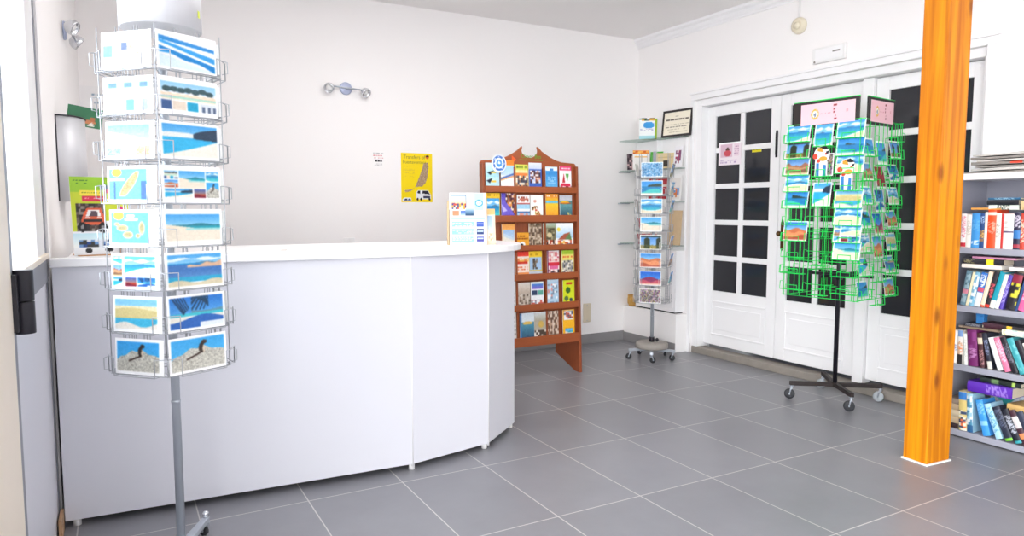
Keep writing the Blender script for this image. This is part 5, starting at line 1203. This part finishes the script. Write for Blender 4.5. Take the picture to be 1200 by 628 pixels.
# third shelf, leaning towards the post
y = 2.355; PREV = 0
for (t, h, col, ops, lab, ln, gap) in ((.032, .195, '#ece8e2', [('s', .4, .6, '#8a94b8')], 'white book upright behind the post, third shelf', 0, 0),
    (.026, .2, '#e8e2da', [('m', .3, .7, ['#e88a5a', '#e8e2da', '#d8b090'], 8), ('r', 0, .3, '#2a282a'), ('r', .82, 1, '#7a9ac8')], 'book with blue, orange and black spine, third shelf', -1, 0),
    (.020, .185, '#e9ebe4', [('s', .2, .8, '#cfd2c8')], 'slim white book before the plum one, third shelf', -4, .004),
    (.052, .212, '#6e2460', [('s', .2, .5, '#b078a8'), ('m', .5, .95, ['#6e2460', '#84387a'], 5)], 'thick plum purple book, third shelf', -5, .004),
    (.026, .2, '#4a2c30', [('r', .7, .86, '#d8c8b0'), ('s', .1, .5, '#a8787a')], 'maroon brown book, third shelf', -8, .008),
    (.024, .205, '#2b2d3a', [('r', .0, .2, '#d8d4c8'), ('s', .4, .8, '#7a82a0')], 'black and white foot book, third shelf', -12, .010),
    (.026, .19, '#eef0f4', [('s', .3, .7, '#cfd6e0')], 'plain white leaning book, third shelf', -19, .012),
    (.030, .195, '#e0789a', [('s', .3, .9, '#f4c0d0')], 'pink leaning book, third shelf', -21, .008),
    (.030, .205, '#24222a', [('s', .3, .8, '#6a6a78')], 'black leaning book beside the pink one, third shelf', -22, .006),
    (.034, .205, '#3f9fa8', [('m', .1, .9, ['#3f9fa8', '#6fc0c4', '#3f9fa8'], 9)], 'teal leaning book, third shelf', -23, .006),
    (.028, .2, '#2a2730', [], 'black book after the teal one, third shelf', -23, .006),
    (.03, .19, '#e6e2dc', [('s', .3, .8, '#b8b2a8')], 'white book at the picture edge, third shelf', -22, .006)):
    y -= max(0.0, .200 * (math.tan(R_(-ln)) - math.tan(R_(-PREV)))) + .0005; PREV = ln
    stand(1, y, t, h, col, ops, lab, ln); y -= (t + .0012) / math.cos(R_(ln))
zz = STOP[1] + .214
flat(2.335, zz, .012, .22, '#8a7866', [], 'thin brown book lying across the upright books, third shelf', GRP[1], d=.13, dx=.04)
flat(2.31, zz + .013, .018, .1, '#2c2e38', [('s', .1, .9, '#8a8a92')], 'small dark book lying behind the post, third shelf', GRP[1], d=.10, dx=.05)
flat(2.22, zz + .013, .030, .13, '#4a2a36', [], 'dark maroon book lying on the plum book, third shelf', GRP[1], d=.11, dx=.07)
flat(2.085, zz - .004, .032, .215, '#e6e8d4', [('s', .05, .95, '#d8c86a'), ('m', .1, .9, ['#e6e8d4', '#b8d0c8'], 6)], 'pale yellow-green book lying across the leaning books, third shelf', GRP[1], d=.13, dx=.012)
flat(2.09, zz + .029, .016, .21, '#2c2a30', [('r', .08, .2, '#e8b83a')], 'black book with gold mark lying on the pale one, third shelf', GRP[1], d=.12, dx=.03, yaw=.05)
bb = empty('blue_box', (BX + .12, 2.25, zz + .0125), (0, 0, 0), 'small bright blue box on top of the books, third shelf', 'box')
m_ = MB(); m_.box(-.02, -.022, 0, .02, .022, .075); m_.build('body', 'ink_blue', bb, bevel=.002)
m_ = MB(); m_.box(-.0215, -.0235, .06, .0215, .0235, .078); m_.build('lid', 'ink_blue', bb, bevel=.002)

# lowest shelf
for k, (h, t, col, lab) in enumerate(((.16, .028, '#3a2a2c', 'dark book lowest in the pile behind the post, lowest shelf'), (.17, .040, '#b8a284', 'tan book second in the pile behind the post, lowest shelf'), (.165, .038, '#c4b498', 'buff book third in the pile behind the post, lowest shelf'), (.17, .036, '#b49e80', 'sandy book fourth in the pile behind the post, lowest shelf'), (.165, .03, '#8a7a6c', 'grey brown book topmost in the pile behind the post, lowest shelf'))):
    z0 = STOP[0] + .001 + [0, .029, .070, .109, .146][k]
    flat(2.374, z0, t, .075 + .004 * (k % 3), col, [], lab, GRP[0], d=.17, dx=.02, pages='pages')
y = 2.288; PREV = -3
for (t, h, col, ops, lab, ln, gap) in ((.044, .232, '#d8c27a', [('r', .80, .98, '#3a7ac0'), ('m', 0, .3, ['#e8743a', '#d8c27a', '#3a4a68', '#e8e2d0'], 5), ('m', .3, .5, ['#3a4a68', '#e8e2d0', '#d8c27a'], 5)], 'yellow and blue picture-spined book, lowest shelf', -3, 0),
    (.032, .228, '#9ac4d4', [('m', .2, .95, ['#9ac4d4', '#e8ecec', '#4a86a4'], 10), ('r', 0, .18, '#2a5a86')], 'slim light blue patterned book, lowest shelf', -3, .003),
    (.040, .205, '#3f96dc', [('r', .3, .42, '#8ac4ee'), ('s', .6, .9, '#7ab8ec')], 'vivid blue leaning book, lowest shelf', -15, .055),
    (.034, .20, '#a8d4e8', [('s', .2, .9, '#5a9cc0')], 'icy pale blue leaning book, lowest shelf', -22, .004),
    (.040, .195, '#2c3040', [('r', .02, .08, '#7ac83a'), ('s', .4, .9, '#586078')], 'black leaning book with green mark, lowest shelf', -25, .010),
    (.034, .195, '#232530', [('s', .3, .8, '#b0b4c0'), ('r', .02, .08, '#3aa0a8')], 'black leaning book with pale lettering, lowest shelf', -26, .006),
    (.032, .2, '#4a2f3a', [('r', .5, .8, '#d8d0d0'), ('r', .2, .35, '#d88a5a')], 'maroon leaning book at the picture edge, lowest shelf', -26, .006),
    (.034, .2, '#3a3f52', [], 'slate leaning book beyond the maroon one, lowest shelf', -26, .006)):
    y -= max(gap if gap > .05 else 0.0, .200 * (math.tan(R_(-ln)) - math.tan(R_(-PREV)))) + .0005; PREV = ln
    stand(0, y, t, h, col, ops, lab, ln); y -= (t + .0012) / math.cos(R_(ln))
p = Pic(16, 24, '#e4ecec'); p.poly([(0, .9), (.6, .6), (1, .9), (1, 1), (0, 1)], '#3fa8a8'); p.poly([(.2, .5), (.9, .7), (.9, .2), (.4, .2)], '#2a3448')
g = card('booklet', .15, .245, p, (BX + .20, 2.15, STOP[0] + .001), RZB, R_(-4), 'teal and white booklet standing face out behind the blue books, lowest shelf', 'booklet', t=.012)
p = Pic(16, 24, '#c8d0dc'); p.mosaic(.1, .1, .9, .9, ['#c8d0dc', '#8a94a8', '#e4e8ee'], 5, 8, 3)
g = card('booklet', .14, .235, p, (BX + .20, 2.0, STOP[0] + .001), RZB, R_(-4), 'grey white booklet standing face out under the purple book, lowest shelf', 'booklet', t=.012)
flat(2.255, .286, .062, .235, '#5a2aa8', [('s', .45, .9, '#9a7ad0')], 'thick purple book lying across the upright books, lowest shelf', GRP[0], d=.17, dx=.02, yaw=.02)
flat(2.21, .349, .026, .215, '#26302c', [('r', .3, .45, '#6a8a5a'), ('r', .8, .86, '#b8d86a')], 'dark green book lying on the purple one, lowest shelf', GRP[0], d=.15, dx=.06)
flat(2.045, .225, .036, .2, '#c8a468', [], 'tan hardback lying under the purple book, lowest shelf', GRP[0], d=.15, dx=.03, yaw=-.08)
flat(2.04, .188, .036, .2, '#d8c49c', [], 'buff hardback beneath the tan one, lowest shelf', GRP[0], d=.15, dx=.03, yaw=-.05, pages='pages_white')

# newspapers on the white top
zz = 1.5565
labs = ['bottom newspaper of the pile on the bookcase', 'second newspaper from the bottom on the bookcase', 'crumpled grey newspaper in the middle of the pile on the bookcase', 'newspaper with a red mark on its edge on the bookcase', 'newspaper above the red-marked one on the bookcase', 'white-edged newspaper near the top of the pile on the bookcase', 'topmost newspaper of the pile on the bookcase']
rg = np.random.RandomState(5)
for k, lab in enumerate(labs):
    t = .008 if k not in (3, 5) else .011; w = .28 + .07 * rg.rand(); L = .42 + .12 * rg.rand(); nx, ny = 8, 14
    mb = MB(); top = []; bot_ = []; amp = .007
    for j in range(ny + 1):
        for i in range(nx + 1):
            x = (i / nx - .5) * w; yy = (j / ny - .5) * L; s_ = amp * math.sin(9 * yy + k) * math.sin(7 * x + k * 2)
            top.append((x, yy, t + .0 + max(0, s_))); bot_.append((x, yy, 0.0))
    K = nx + 1; fs = [(j * K + i, j * K + i + 1, (j + 1) * K + i + 1, (j + 1) * K + i) for j in range(ny) for i in range(nx)]
    n = len(top); mb.add(top + bot_, fs + [tuple(q + n for q in reversed(f)) for f in fs], 0, True)
    edge = [i for i in range(K)] + [j * K + nx for j in range(1, ny + 1)] + [ny * K + i for i in range(nx - 1, -1, -1)] + [j * K for j in range(ny - 1, 0, -1)]
    for a in range(len(edge)):
        i, j = edge[a], edge[(a + 1) % len(edge)]; mb.f.append([i, j, j + n, i + n]); mb.m.append(0); mb.sm.append(False)
    mt = ['news', 'news_pale', 'news', 'news', 'news_pale', 'news', 'news_pale'][k]
    o = mb.build('newspaper', mt, None, (4.49 + .02 * (rg.rand() - .5), 2.06 + .08 * (rg.rand() - .5), zz), (0, 0, R_(-8 + 16 * rg.rand()))); tag(o, lab, 'newspaper', 'newspapers on the bookcase')
    if k == 3:
        m_ = MB(); m_.box(-w / 2 - .001, -.03, .002, -w / 2 + .0005, .03, .012); m_.build('red_mark', 'ink_red', o)
    zz += t + amp + .0006
